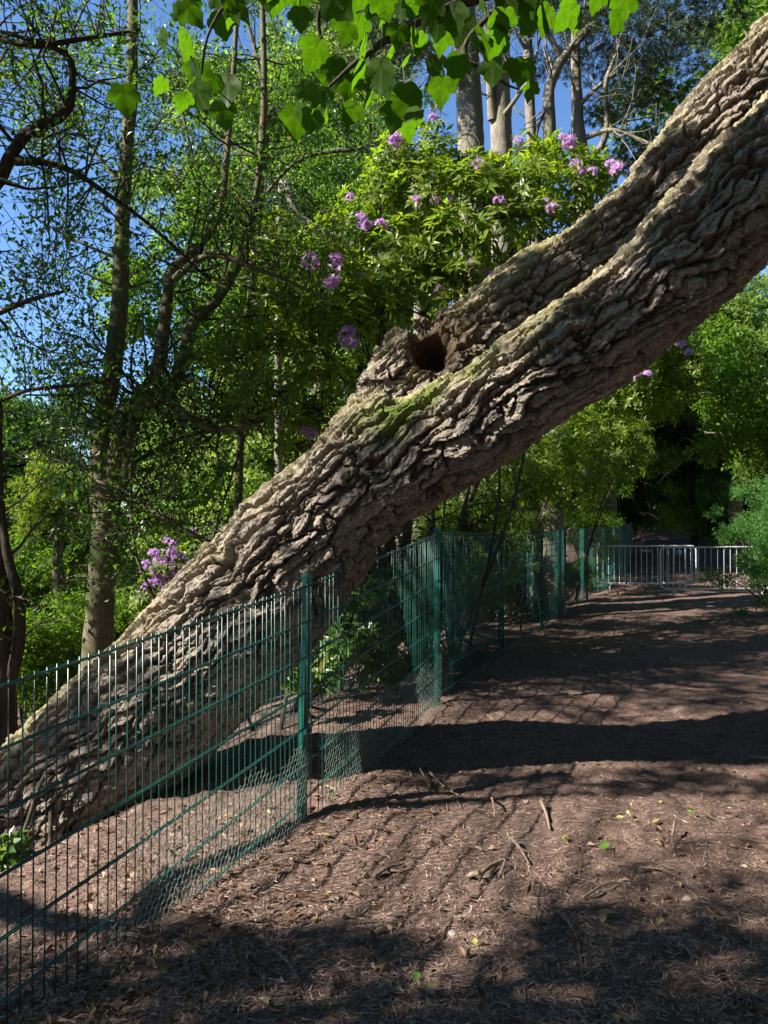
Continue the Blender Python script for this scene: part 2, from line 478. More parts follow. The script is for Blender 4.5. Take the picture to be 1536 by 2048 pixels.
# ------------------------------------------------------------------ ground
POSTS = [(-2.25, -0.1), (-1.34, 2.2), (-0.43, 4.5), (0.47, 6.78), (1.46, 9.5), (2.42, 11.8), (3.27, 13.9), (4.3, 16.3), (5.4, 18.6), (6.8, 21.6), (8.2, 25.5)]
FX = [-8.0] + [p[0] for p in POSTS] + [20.0]
FY = [-15.0] + [p[1] for p in POSTS] + [50.0]

def gz(x, y, detail=False):
    x = np.asarray(x, float); y = np.asarray(y, float)
    xf = np.interp(y, FY, FX)
    d = (xf - x) * 0.92
    b = np.interp(y, [-6, 2.2, 4.5, 6.8, 12, 17.7, 19.5, 30, 60, 120], [0.15, -0.03, -0.12, -0.02, -0.04, -0.07, 0.0, 1.05, 3.5, 5])
    right = np.clip(-d, 0, None)
    zr = b + np.minimum(right, 4.0) * 0.03 + np.clip(right - 6.0, 0, 12) * 0.12
    dl = np.clip(d, 0, None)
    zl = b - 0.10 * np.minimum(dl, 1.2) - 3.4 * (1 - np.exp(-np.clip(dl - 1.2, 0, None) / 7.0)) - b * (1 - np.exp(-dl / 10.0))
    z = np.where(d > 0, zl, zr)
    P = np.stack([x.ravel(), y.ravel(), np.zeros(x.size)], 1)
    z = z + (fbm(P * 0.9, 3, 3).reshape(x.shape)) * 0.05
    if detail:
        # litter banked along the foot of the fence, scuffs and clods
        z = z + 0.035 * np.exp(-((d + 0.12) / 0.16) ** 2) * (0.6 + 0.8 * fbm(P * 2.2, 2, 9).reshape(x.shape))
        z = z + fbm(P * 5.0, 4, 11).reshape(x.shape) * 0.026
        z = z + np.abs(fbm(P * 17.0, 3, 14).reshape(x.shape)) * 0.022
    return z

def axis_coords(lo, hi, d0, d1, step, growth):
    a = [lo]
    v = lo; s = step
    xs = list(np.arange(lo, hi, step))
    v = hi; s = step
    while v < d1: xs.append(v); s *= growth; v += s
    xs.append(d1)
    v = lo; s = step; left = []
    while v > d0: s *= growth; v -= s; left.append(v)
    return np.array(sorted(left + xs))
gx = axis_coords(-2.4, 3.0, -400, 400, 0.024, 1.07)
gy = axis_coords(2.0, 6.0, -60, 600, 0.021, 1.035)
GX, GY = np.meshgrid(gx, gy)
GZ = gz(GX, GY, True)
nx, ny = len(gx), len(gy)
i = np.arange(ny - 1)[:, None] * nx; j = np.arange(nx - 1)[None, :]
Q = np.stack([i + j, i + j + 1, i + nx + j + 1, i + nx + j], -1).reshape(-1, 4)
ground = link('ground', mesh_from('ground', np.stack([GX.ravel(), GY.ravel(), GZ.ravel()], 1), Q, M['ground']))
tag(ground, 'reddish brown forest floor of trodden needles and bare earth with dappled sun', kind='structure')
print('ground quads', len(Q))

def ground_hit(px, py):
    """where the sight line of a photo pixel meets the ground"""
    d = at(px, py, 1.0) - np.array([0, 0, EYE])
    Ys = np.arange(1.5, 40, 0.01)
    hit = np.argmax(EYE + d[2] * Ys <= gz(d[0] * Ys, Ys))
    return np.array([0, 0, EYE]) + d * Ys[hit]

print('T', round(time.time() - _T0, 1), 'the leaning tree')
# ------------------------------------------------------------------ the leaning tree
def stations(st):
    """(x_upper, y_upper, x_lower, y_lower, Y) outline pairs -> centre points and radii"""
    C, R = [], []
    for x0, y0, x1, y1, Y in st:
        a, b = at(x0, y0, Y), at(x1, y1, Y)
        C.append((a + b) / 2); R.append(np.linalg.norm(a - b) / 2)
    return C, R

main_st = [(-300, 1765, -40, 2050, 5.7), (-180, 1660, 60, 1930, 5.65), (0, 1490, 215, 1735, 5.55), (120, 1382, 335, 1605, 5.5), (230, 1270, 440, 1495, 5.42),
           (330, 1172, 545, 1395, 5.35), (430, 1066, 640, 1290, 5.25), (520, 975, 705, 1185, 5.12), (605, 905, 765, 1085, 5.02), (690, 815, 850, 1030, 4.92), (775, 770, 900, 995, 4.85)]
low_st = [(690, 840, 850, 1030, 4.85), (800, 795, 955, 975, 4.7), (900, 750, 1060, 903, 4.55), (1000, 680, 1165, 825, 4.45), (1100, 612, 1275, 747, 4.38), (1200, 530, 1380, 668, 4.32),
          (1295, 425, 1465, 605, 4.28), (1400, 300, 1575, 500, 4.25), (1520, 180, 1715, 370, 4.2), (1620, 60, 1800, 265, 4.2)]
low_far = [(1590, 95, 1772, 295, 4.21), (1700, -10, 1880, 200, 4.2), (1980, -320, 2130, -130, 4.2), (2300, -650, 2430, -500, 4.2), (2600, -1000, 2690, -900, 4.2)]
up_st = [(640, 865, 800, 1010, 5.05), (740, 750, 890, 890, 5.15), (800, 700, 960, 840, 5.25), (885, 622, 1040, 775, 5.35), (985, 543, 1120, 695, 5.45), (1090, 482, 1220, 630, 5.5), (1210, 385, 1355, 540, 5.5),
         (1310, 272, 1470, 430, 5.45), (1410, 150, 1580, 300, 5.4), (1530, 20, 1700, 160, 5.4), (1600, -55, 1762, 85, 5.4)]
up_far = [(1580, -33, 1745, 105, 5.4), (1700, -160, 1850, -20, 5.4), (1900, -400, 2030, -280, 5.4), (2200, -760, 2300, -660, 5.4)]
mb = MB()
for st, n in ((main_st, 40), (low_st, 50), (up_st, 46)):
    C, R = stations(st)
    mb.tube(C, R, 28, True, n)
# torn stub, burr lumps beside the cavity, and root flare
stub = [at(775, 790, 5.05), at(795, 735, 5.08), at(806, 690, 5.1), at(815, 662, 5.1)]
mb.tube(stub, [0.24, 0.2, 0.14, 0.10], 16, True, 10)
rr = random.Random(4)
for px, py, Y, r in ((905, 660, 5.1, 0.085), (940, 700, 4.98, 0.07), (915, 735, 4.95, 0.065), (885, 745, 4.95, 0.06), (890, 640, 5.2, 0.10), (790, 700, 4.98, 0.055), (845, 650, 5.15, 0.07), (860, 740, 4.9, 0.05)):
    c = at(px, py, Y)
    mb.tube([c - np.array([0, 0, r]), c - np.array([0, 0, r * .6]), c, c + np.array([0, 0, r * .6]), c + np.array([0, 0, r])], [r * .1, r * .8, r, r * .8, r * .1], 12, True, 9)
for a_, b_ in (((60, 1790), (420, 1900)), ((-100, 1800), (60, 2050))):
    A = at(a_[0], a_[1], 5.6); B = at(b_[0], b_[1], 5.0); B[2] = gz(B[:1], B[1:2])[0] - 0.08
tmp = bpy.data.objects.new('tmp', mb.mesh('tmp', None)); COL.objects.link(tmp)
rm = tmp.modifiers.new('r', 'REMESH'); rm.mode = 'VOXEL'; rm.voxel_size = 0.0098
sm = tmp.modifiers.new('s', 'SMOOTH'); sm.iterations = 6; sm.factor = 0.5
dg = bpy.context.evaluated_depsgraph_get()
me = bpy.data.meshes.new_from_object(tmp.evaluated_get(dg))
bpy.data.objects.remove(tmp)
nv = len(me.vertices)
V = np.empty(nv * 3, np.float32); me.vertices.foreach_get('co', V); V = V.reshape(-1, 3).astype(float)
NRM = np.empty(nv * 3, np.float32); me.vertices.foreach_get('normal', NRM); NRM = NRM.reshape(-1, 3).astype(float)
print('trunk verts', nv)
axis = unit(at(1300, 500, 5.0) - at(300, 1350, 5.6))
n1 = unit(np.cross(axis, [0, 1, 0])); n2 = np.cross(axis, n1)
def bark_height(V, NRM):
    a = V @ axis; b = V @ n1; c = V @ n2
    warp = np.stack([fbm(V * 3.1, 3, 5), fbm(V * 3.1, 3, 6), fbm(V * 3.1, 3, 7)], 1)
    warp2 = np.stack([fbm(V * 11, 2, 15), fbm(V * 11, 2, 16), fbm(V * 11, 2, 18)], 1)
    L3 = np.stack([a, b, c], 1) + warp * 0.09 + warp2 * 0.030 + np.stack([fbm(V * 38, 2, 81), fbm(V * 38, 2, 82), fbm(V * 38, 2, 83)], 1) * 0.008
    upness = np.clip(NRM[:, 2] * 1.3 - 0.35, 0, 1)
    q = L3 / np.array([0.50, 0.080, 0.080])
    q[:, 1] += q[:, 0] * 0.45
    f1, f2, cid, c1 = worley(q, 21)
    sstep = lambda v, lo, hi: (lambda u: u * u * (3 - 2 * u))(np.clip((v - lo) / (hi - lo), 0, 1))
    crack = 1 - sstep(f2 - f1 + 0.06 * fbm(V * 40, 2, 19), 0.01, 0.13)
    # long ridges that run along the stem and join
    rid = np.abs(fbm(L3 / np.array([0.42, 0.085, 0.085]), 3, 23)); ridge = sstep(rid, 0.0, 0.16)
    # flakes inside each plate
    f1b, f2b, cidb, c1b = worley(L3 / np.array([0.13, 0.036, 0.036]), 31)
    crackb = 1 - sstep(f2b - f1b, 0.0, 0.18)
    side = np.clip((NRM @ n1) * 0.8 + 0.9, 0.2, 1.4)
    tilt = (q[:, 0] - c1[:, 0]) * 0.012 - (q[:, 1] - c1[:, 1]) * 0.036 * side
    amp = 1.0 - 0.66 * upness
    big = fbm(V * 2.2, 3, 41)
    h = -0.018 + (-0.046 * crack + (cid - 0.5) * 0.020 + tilt * (1 - crack) + 0.022 * (ridge - 1)) * amp
    h += -0.008 * crackb * (1 - 0.3 * upness) + (cidb - 0.5) * 0.010 - (L3[:, 1] / 0.036 - c1b[:, 1]) * 0.006
    h += 0.035 * big + fbm(V * 34, 3, 51) * 0.009 + np.abs(fbm(V * 60, 2, 52)) * 0.005 + fbm(V * 9, 3, 53) * 0.012
    return h, crack, upness
h, crack, upness = bark_height(V, NRM)
# the cavity between stub and upper stem
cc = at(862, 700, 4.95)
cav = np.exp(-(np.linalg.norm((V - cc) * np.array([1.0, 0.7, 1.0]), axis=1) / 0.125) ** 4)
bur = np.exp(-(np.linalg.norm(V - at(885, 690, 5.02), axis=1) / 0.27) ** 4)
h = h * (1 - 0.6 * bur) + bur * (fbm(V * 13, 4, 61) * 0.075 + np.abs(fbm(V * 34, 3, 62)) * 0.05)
V2 = V + NRM * h[:, None] + cav[:, None] * (np.array([0.03, 0.34, -0.08])) * (0.8 + 0.6 * fbm(V * 14, 3, 66))[:, None]
green = np.zeros(nv)
for px, py, Y, r in ((800, 820, 4.5, 0.17), (760, 850, 4.6, 0.15), (850, 790, 4.5, 0.13), (960, 730, 4.4, 0.12)):
    green = np.maximum(green, np.exp(-(np.linalg.norm((V - at(px, py, Y)), axis=1) / r) ** 2))
green = np.clip(green * 1.6 * (0.6 + fbm(V * 16, 3, 71)), 0, 0.85)
moss = np.clip(upness * 1.2 + 0.5 * fbm(V * 5, 3, 73) - 0.15, 0, 1) * (1 - 0.6 * crack)
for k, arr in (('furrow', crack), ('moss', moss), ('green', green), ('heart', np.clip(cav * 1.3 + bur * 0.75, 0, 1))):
    at_ = me.attributes.new(k, 'FLOAT', 'POINT'); at_.data.foreach_set('value', arr.astype(np.float32))
me.vertices.foreach_set('co', V2.astype(np.float32).ravel())
me.polygons.foreach_set('use_smooth', np.zeros(len(me.polygons), bool))
me.materials.clear(); me.materials.append(M['bigbark']); me.update(); me.name = 'trunk'
base = at(-300, 1950, 6.0)
leaning = empty('leaning_tree', (base[0], base[1], gz(base[:1], base[1:2])[0]), 'huge leaning tree with two thick deeply furrowed stems crossing over the fence and path', 'tree')
world_part('trunk', me, leaning)
rng = np.random.default_rng(5)
# limbs and crown of the leaning tree, far up to the right
mb = MB(); cl = []
for s0, d0, r0 in ((at(2600, -1000, 4.7), (0.6, 0.3, 0.9), 0.15), (at(2200, -760, 5.3), (0.3, 0.8, 0.9), 0.15), (at(2300, -600, 4.75), (0.9, -0.6, 0.5), 0.12)):
    p = np.array(s0); pts = [p - unit(d0) * 0.5]; d = unit(d0)
    for k in range(6):
        p = p + d * 0.8; d = unit(d + rng.normal(size=3) * 0.25); pts.append(p)
        cl.append((p + rng.normal(size=3) * 0.5, 0.9))
    fm = MB(); fm.tube(pts, np.linspace(r0, 0.03, 7), 7, True, 14); world_part('limb', fm.mesh('limb', M['bigbark']), leaning)
def barked(m_):
    n_ = len(m_.vertices)
    v_ = np.empty(n_ * 3, np.float32); m_.vertices.foreach_get('co', v_); v_ = v_.reshape(-1, 3).astype(float)
    r_ = np.empty(n_ * 3, np.float32); m_.vertices.foreach_get('normal', r_); r_ = r_.reshape(-1, 3).astype(float)
    hh, ck, up_ = bark_height(v_, r_)
    m_.vertices.foreach_set('co', (v_ + r_ * hh[:, None]).astype(np.float32).ravel())
    for k_, arr_ in (('furrow', ck), ('moss', up_ * 0.7)):
        t_ = m_.attributes.new(k_, 'FLOAT', 'POINT'); t_.data.foreach_set('value', arr_.astype(np.float32))
    m_.polygons.foreach_set('use_smooth', np.zeros(len(m_.polygons), bool)); m_.update()
    return m_
for far in (low_far, up_far):
    C, R = stations(far); fm = MB(); fm.tube(C, np.array(R) * 0.98, 110, False, 170); world_part('upper_stem', barked(fm.mesh('upper_stem', M['bigbark'])), leaning)
C, R = stations([(-720, 2130, -430, 2450, 6.1), (-480, 1930, -180, 2220, 6.0), (-270, 1740, -10, 2030, 5.93)])
fm = MB(); fm.tube(C, np.array(R) * 0.99, 90, False, 70); world_part('trunk_base', barked(fm.mesh('trunk_base', M['bigbark'])), leaning)
lv, lt = clump_leaves(cl, rng, 500, 0.12, 0.07)
world_part('crown', mesh_from('crown', lv, lt, M['broad'], False), leaning)['kind'] = 'stuff'

print('T', round(time.time() - _T0, 1), 'fence')
# ------------------------------------------------------------------ fence
fence = empty('mesh_fence', (POSTS[1][0], POSTS[1][1], 0), 'green welded wire mesh fence with square posts running along the left of the path', 'fence')
def post_top(k):
    x, y = POSTS[k]
    tops = [1.0, 1.065, 1.249, 1.505, 1.46, 1.45, 1.46, 1.47, 1.48, 1.52, 1.62]
    return tops[k]
def post_mesh(hgt):
    m = MB()
    # square tube with rounded arrises: chamfered octagon profile
    w, d, c = 0.030, 0.021, 0.006
    prof = np.array([(-w + c, -d), (w - c, -d), (w, -d + c), (w, d - c), (w - c, d), (-w + c, d), (-w, d - c), (-w, -d + c)])
    zs = np.array([-0.25, 0.0, hgt * 0.5, hgt])
    V = np.concatenate([np.column_stack([prof, np.full(8, z)]) for z in zs])
    Qs = [[i * 8 + j, i * 8 + (j + 1) % 8, (i + 1) * 8 + (j + 1) % 8, (i + 1) * 8 + j] for i in range(3) for j in range(8)]
    m.add(V, None, Qs)
    return m.mesh('fence_post', M['paint'], False)
cb = MB(); cb.box((0, 0, 0), (0.075, 0.016, 0.032)); cb.box((0, -0.010, 0), (0.014, 0.008, 0.014)); CLIP = cb.mesh('wire_clip', M['paint'], False)
for k, (x, y) in enumerate(POSTS):
    zt = post_top(k); zb = float(gz(np.array([x]), np.array([y]))[0])
    ang = math.atan2(POSTS[min(k + 1, 10)][1] - POSTS[max(k - 1, 0)][1], POSTS[min(k + 1, 10)][0] - POSTS[max(k - 1, 0)][0])
    o = bpy.data.objects.new('fence_post', post_mesh(zt + 0.03 - zb)); COL.objects.link(o)
    o.parent = fence; o.matrix_parent_inverse = Matrix.Translation(fence.location).inverted()
    o.location = (x, y, zb); o.rotation_euler = (0, 0.0, ang)
    if k == 2: o.rotation_euler = (0.0, math.radians(3.0), ang); o.location = (x - 0.05, y - 0.02, zb)
    cap = MB(); cap.box((0, 0, zt + 0.036 - zb), (0.066, 0.048, 0.014)); cap.box((0, 0, zt + 0.045 - zb), (0.05, 0.034, 0.01))
    c_ = bpy.data.objects.new('post_cap', cap.mesh('post_cap', M['paint'], False)); COL.objects.link(c_); c_.parent = o
    for zz in (0.06, 0.46, 0.86):
        c_ = bpy.data.objects.new('wire_clip', CLIP); COL.objects.link(c_); c_.parent = o; c_.location = (0, -0.03, zt - zz - zb)

def fpart(name, mesh): return world_part(name, mesh, fence)
# wires: panel k spans post k .. k+1, racked with the slope
wrng = np.random.default_rng(8)
off = np.array([0.93, -0.37, 0]) * 0.030                         # wires sit on the path side of the posts
stuffmb = MB(); hexmb = {}
unitwire = MB(); unitwire.tube([(0, 0, 0), (0, 0, 0.5), (0, 0, 1)], 0.0029, 5, True); uw = unitwire.mesh('vertical_wire', M['wire'])
for k in range(0, 10):
    p0 = np.array([*POSTS[k], post_top(k)]); p1 = np.array([*POSTS[k + 1], post_top(k + 1)])
    if k == 1: p1[2] -= 0.004
    Lh = np.linalg.norm((p1 - p0)[:2]); nw = int(Lh / 0.05)
    along = (p1 - p0)
    b0 = gz(p0[:1], p0[1:2])[0]; b1 = gz(p1[:1], p1[1:2])[0]
    drop = 1.43
    for w in range(1, nw):
        t = w / nw; top = p0 + along * t + off
        hgt = min(drop, top[2] - gz(top[:1], top[1:2])[0] + 0.0)
        if 1 <= k <= 4:
            o = link('vertical_wire', uw, None, top - np.array([0, 0, hgt]), (wrng.normal() * 0.002, wrng.normal() * 0.003, 0), (1, 1, hgt + 0.012))
            o.parent = fence; o.matrix_parent_inverse = Matrix.Translation(fence.location).inverted()
        else:
            stuffmb.tube([top - np.array([0, 0, hgt]), top + np.array([0, 0, 0.012])], 0.0029, 4, False)
    rows = [0.0, 0.2, 0.4, 0.6, 0.8, 1.0, 1.2, 1.4]
    for r, dz in enumerate(rows):
        for side in (-1, 1):
            o_ = off * (1 + side * 0.2)
            pts = [p0 + along * t + o_ - np.array([0, 0, dz + 0.004 * math.sin(t * 3.1)]) for t in np.linspace(-0.005, 1.005, 8)]
            if k <= 4:
                m = MB(); m.tube(pts, 0.0036 if r else 0.0042, 5, True); fpart('horizontal_wire', m.mesh('horizontal_wire', M['wire']))
            else:
                stuffmb.tube(pts, 0.0036, 4, False)
fpart('wire_mesh', stuffmb.mesh('wire_mesh', M['wire']))['kind'] = 'stuff'
# chicken wire fixed over the foot of the panels
def chicken(k, t0, t1, hgt, cell=0.036):
    p0 = np.array([*POSTS[k], post_top(k)]); p1 = np.array([*POSTS[k + 1], post_top(k + 1)])
    al = p1 - p0; Lh = np.linalg.norm(al[:2]); d = np.array([al[0], al[1], 0]) / Lh
    m = MB(); nc = int(Lh * (t1 - t0) / cell); nr = int(hgt / (cell * 0.8)); w_ = cell; h_ = cell * 0.8
    rn = np.random.default_rng(k); S0, S1 = [], []
    def pt(c, z):
        s = t0 * Lh + c * w_; x = p0 + d * s
        g = gz(x[:1], x[1:2])[0]
        wob = 0.002 * math.sin(c * 1.3 + z * 2) + 0.006 * math.sin(c * 0.21)
        return np.array([x[0], x[1], 0]) - off * 0.2 * 0 + off * 1.5 + np.array([0.93, -0.37, 0]) * wob + np.array([0, 0, g - 0.02 + z * h_ + al[2] * 0])
    for r in range(nr):
        for c in range(nc):
            if rn.random() < 0.02: continue
            o = 0.5 * (r % 2); top_edge = math.sin(c * 0.5) * 1.2
            if r > nr - 3 + top_edge: continue
            a_ = pt(c + o, r); b_ = pt(c + o, r + 0.55); l_ = pt(c + o - 0.5, r + 1.0); r_ = pt(c + o + 0.5, r + 1.0)
            S0 += [a_, b_, b_]; S1 += [b_, l_, r_]
    m.segs(S0, S1, 0.0011)
    fpart('chicken_wire', m.mesh('chicken_wire', M['galv']))['kind'] = 'stuff'
chicken(1, 0.30, 0.98, 0.52); chicken(2, 0.02, 1.0, 0.55)

print('T', round(time.time() - _T0, 1), 'crowd barriers')
# ------------------------------------------------------------------ crowd barriers
def barrier(label, x, y, rz, length=2.3, plate=True):
    z = float(gz(np.array([x]), np.array([y]))[0])
    t = empty('crowd_barrier', (x, y, z), label, 'barrier', 'steel barriers closing the path', rz)
    H, B, R = 1.10, 0.20, 0.11
    def arc(cx, cz, a0, a1): return [(cx + R * math.cos(a), 0, cz + R * math.sin(a)) for a in np.linspace(a0, a1, 6)]
    pts = arc(R, H - R, math.pi, math.pi / 2) + arc(length - R, H - R, math.pi / 2, 0) + arc(length - R, B + R, 0, -math.pi / 2) + arc(R, B + R, -math.pi / 2, -math.pi)
    pts.append(pts[0])
    m = MB(); m.tube(pts, 0.021, 8, False); link('frame', m.mesh('frame', M['steel']), t)
    bar = MB(); bar.tube([(0, 0, B), (0, 0, H)], 0.0075, 6, False); bm = bar.mesh('bar', M['steel'])
    n = 18
    for k in range(1, n): link('bar', bm, t, (length * k / n, 0, 0))
    for fx in (0.28, length - 0.28):
        m = MB()
        m.tube([(fx, 0, B), (fx, 0.01, 0.12), (fx - 0.02, -0.26, 0.012)], 0.014, 6, True, 8)
        m.tube([(fx + 0.03, 0, B), (fx + 0.03, 0.02, 0.12), (fx + 0.05, 0.26, 0.012)], 0.014, 6, True, 8)
        link('foot', m.mesh('foot', M['steel']), t)
    for hz in (0.4, 0.85):
        m = MB(); m.tube([(length, 0, hz), (length + 0.04, 0, hz), (length + 0.04, 0, hz - 0.06)], 0.007, 6, True); link('hook', m.mesh('hook', M['steel']), t)
    if plate:
        m = MB(); m.box((length * 0.5 if plate is True else plate, -0.012, H - 0.16), (0.15, 0.006, 0.12)); link('name_plate', m.mesh('name_plate', M['plate'], False), t)
    return t
barrier('steel crowd barrier on the left, reaching from the green fence to mid path', 5.15, 18.55, math.radians(-1.5), 2.35, 1.93)
barrier('steel crowd barrier on the right, standing in front and running into the bright bush', 6.0, 16.7, math.radians(1.0), 2.5, 2.12)

print('T', round(time.time() - _T0, 1), 'tree builders')
# ------------------------------------------------------------------ tree builders
def grow(rng, start, d, length, radius, level, out, tips, wander=0.25, kids=3, up=0.1, ratio=0.6, min_r=0.003):
    nseg = max(4, int(length / 0.22)) if level else max(6, int(length / 0.3))
    nseg = min(nseg, 12)
    p = np.array(start, float); d = unit(d); pts = [p]; st = length / nseg
    for k in range(nseg):
        d = unit(d + rng.normal(size=3) * wander * 0.5 + np.array([0, 0, up * 0.3]))
        p = p + d * st; pts.append(p)
    rad = np.linspace(radius, max(min_r, radius * 0.35), nseg + 1)
    out.append((pts, rad, level))
    tips.append((pts[-1], d, level))
    if level <= 0: 
        for k in range(1, nseg): tips.append((pts[k], d, level))
        return
    for c in range(kids):
        k = rng.integers(max(1, nseg // 4), nseg + 1)
        dd = unit(pts[k] - pts[k - 1]); side = unit(np.cross(dd, rng.normal(size=3)))
        nd = unit(dd * 0.65 + side * 0.9)
        grow(rng, pts[k], nd, length * ratio * rng.uniform(0.7, 1.2), max(min_r, rad[k] * 0.55), level - 1, out, tips, wander, kids, up, ratio, min_r)

def twig_mesh(name, out, mat, sides=(4, 5, 6, 8)):
    m = MB()
    for pts, rad, lv in out:
        m.tube(pts, rad, sides[min(lv, 3)], False)
    return m.mesh(name, mat)

def small_leaves(tips, rng, per, L, W, spread=0.12, four=False):
    P = np.array([t[0] for t in tips]); D = np.array([t[1] for t in tips])
    k = rng.integers(0, len(P), int(len(P) * per))
    p = P[k] + rng.normal(size=(len(k), 3)) * spread
    return leaves(p, D[k] + rng.normal(size=(len(k), 3)) * 0.9, rng, L, W, four=four)

# shared crown meshes (a handful of different ones, turned and scaled per tree)
CROWN = {}
def crown_mesh(kind, var):
    key = (kind, var)
    if key in CROWN: return CROWN[key]
    r = np.random.default_rng(hash(kind) % 1000 if False else sum(map(ord, kind)) * 7 + var)
    if kind in ('broad', 'pale', 'darkbroad', 'lime'):
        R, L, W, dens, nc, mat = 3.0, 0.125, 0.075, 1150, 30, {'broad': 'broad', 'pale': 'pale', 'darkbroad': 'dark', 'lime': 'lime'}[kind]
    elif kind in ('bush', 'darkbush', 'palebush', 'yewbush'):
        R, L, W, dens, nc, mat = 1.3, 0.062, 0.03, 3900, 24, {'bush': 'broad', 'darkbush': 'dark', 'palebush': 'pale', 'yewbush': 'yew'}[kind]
    cl = []
    stretch = r.uniform(0.75, 1.25, 3)
    for k in range(int(nc * 1.7)):
        d = unit(r.normal(size=3)); rad = r.uniform(0.2, 1.0) * (0.85 + 0.35 * math.sin(3 * d[0] + 5 * d[1] + 4 * d[2] + var))
        cl.append((d * R * rad * stretch * np.array([1, 1, 0.85]), R * r.uniform(0.13, 0.34)))
    V, T = clump_leaves(cl, r, dens * (1.0 if R > 2 else 1.0), L, W)
    CROWN[key] = mesh_from('crown', V, T, M[mat], False)
    print(key, len(T))
    return CROWN[key]

LIMBS = {}
def limb_mesh(var, matname):
    if (var, matname) in LIMBS: return LIMBS[(var, matname)]
    r = np.random.default_rng(300 + var); out, tips = [], []
    for k in range(6):
        d = unit([r.normal(), r.normal(), r.uniform(0.2, 1.0)])
        grow(r, (0, 0, -1.2 + k * 0.3), d, 2.6, 0.07, 2, out, tips, 0.4, 3, 0.1, 0.6)
    LIMBS[(var, matname)] = twig_mesh('limbs', out, M[matname], (3, 4, 5, 6))
    return LIMBS[(var, matname)]

tree_rng = np.random.default_rng(77)
def bg_tree(name, label, px, Y, py, R, kind, bark='stem', cat='tree', group=None, trunk_r=0.16, squash=1.0, crowns=1):
    c = at(px, py, Y)
    zb = float(gz(c[:1], c[1:2])[0])
    t = empty(name, (c[0], c[1], zb), label, cat, group)
    v = int(tree_rng.integers(0, 3))
    m = MB(); lean = tree_rng.normal(size=2) * 0.25
    hgt = c[2] - zb
    pts = [(-lean[0], -lean[1], -0.2)] + [(-lean[0] * (1 - k) + tree_rng.normal() * 0.08, -lean[1] * (1 - k), hgt * k) for k in (0.25, 0.5, 0.75, 1.0)] + [(0, 0, hgt + R * 0.6)]
    m.tube(pts, np.array([1.2, 1.0, 0.9, 0.75, 0.55, 0.2]) * trunk_r, 9, True, 16, 0.15, v)
    link('trunk', m.mesh('trunk', M[bark]), t)
    s = R / 3.0
    link('branches', limb_mesh(v % 2, bark), t, (0, 0, hgt), (0, 0, tree_rng.uniform(0, 6.28)), s)
    for q in range(crowns):
        link('crown', crown_mesh(kind, v), t, (0, 0, hgt) if q == 0 else (tree_rng.normal() * R * .6, tree_rng.normal() * R * .4, hgt + R * .9), (tree_rng.uniform(-0.2, 0.2), tree_rng.uniform(-0.2, 0.2), tree_rng.uniform(0, 6.28)), (s, s, s * squash))['kind'] = 'stuff'
    return t

STEMS = {}
def bush_stems():
    if 's' not in STEMS:
        r = np.random.default_rng(9); out, tips = [], []
        for k in range(9):
            a_ = r.uniform(0, 6.28)
            grow(r, (math.cos(a_) * 0.1, math.sin(a_) * 0.1, -1.15), (math.cos(a_) * 0.6, math.sin(a_) * 0.6, 1), 1.7, 0.022, 1, out, tips, 0.35, 4, 0.1, 0.5)
        STEMS['s'] = twig_mesh('stems', out, M['twig'], (3, 4, 5, 5))
    return STEMS['s']

def bush(name, label, px, Y, py, R, kind, cat='bush', group=None, sz=1.0):
    c = at(px, py, Y)
    zb = float(gz(c[:1], c[1:2])[0])
    t = empty(name, (c[0], c[1], zb), label, cat, group)
    s = R / 1.3
    link('stems', bush_stems(), t, (0, 0, c[2] - zb), (0, 0, tree_rng.uniform(0, 6)), s)
    link('foliage', crown_mesh(kind, int(tree_rng.integers(0, 2))), t, (0, 0, c[2] - zb), (0, 0, tree_rng.uniform(0, 6.28)), (s, s, s * sz))['kind'] = 'stuff'
    return t

print('T', round(time.time() - _T0, 1), 'background woodland')
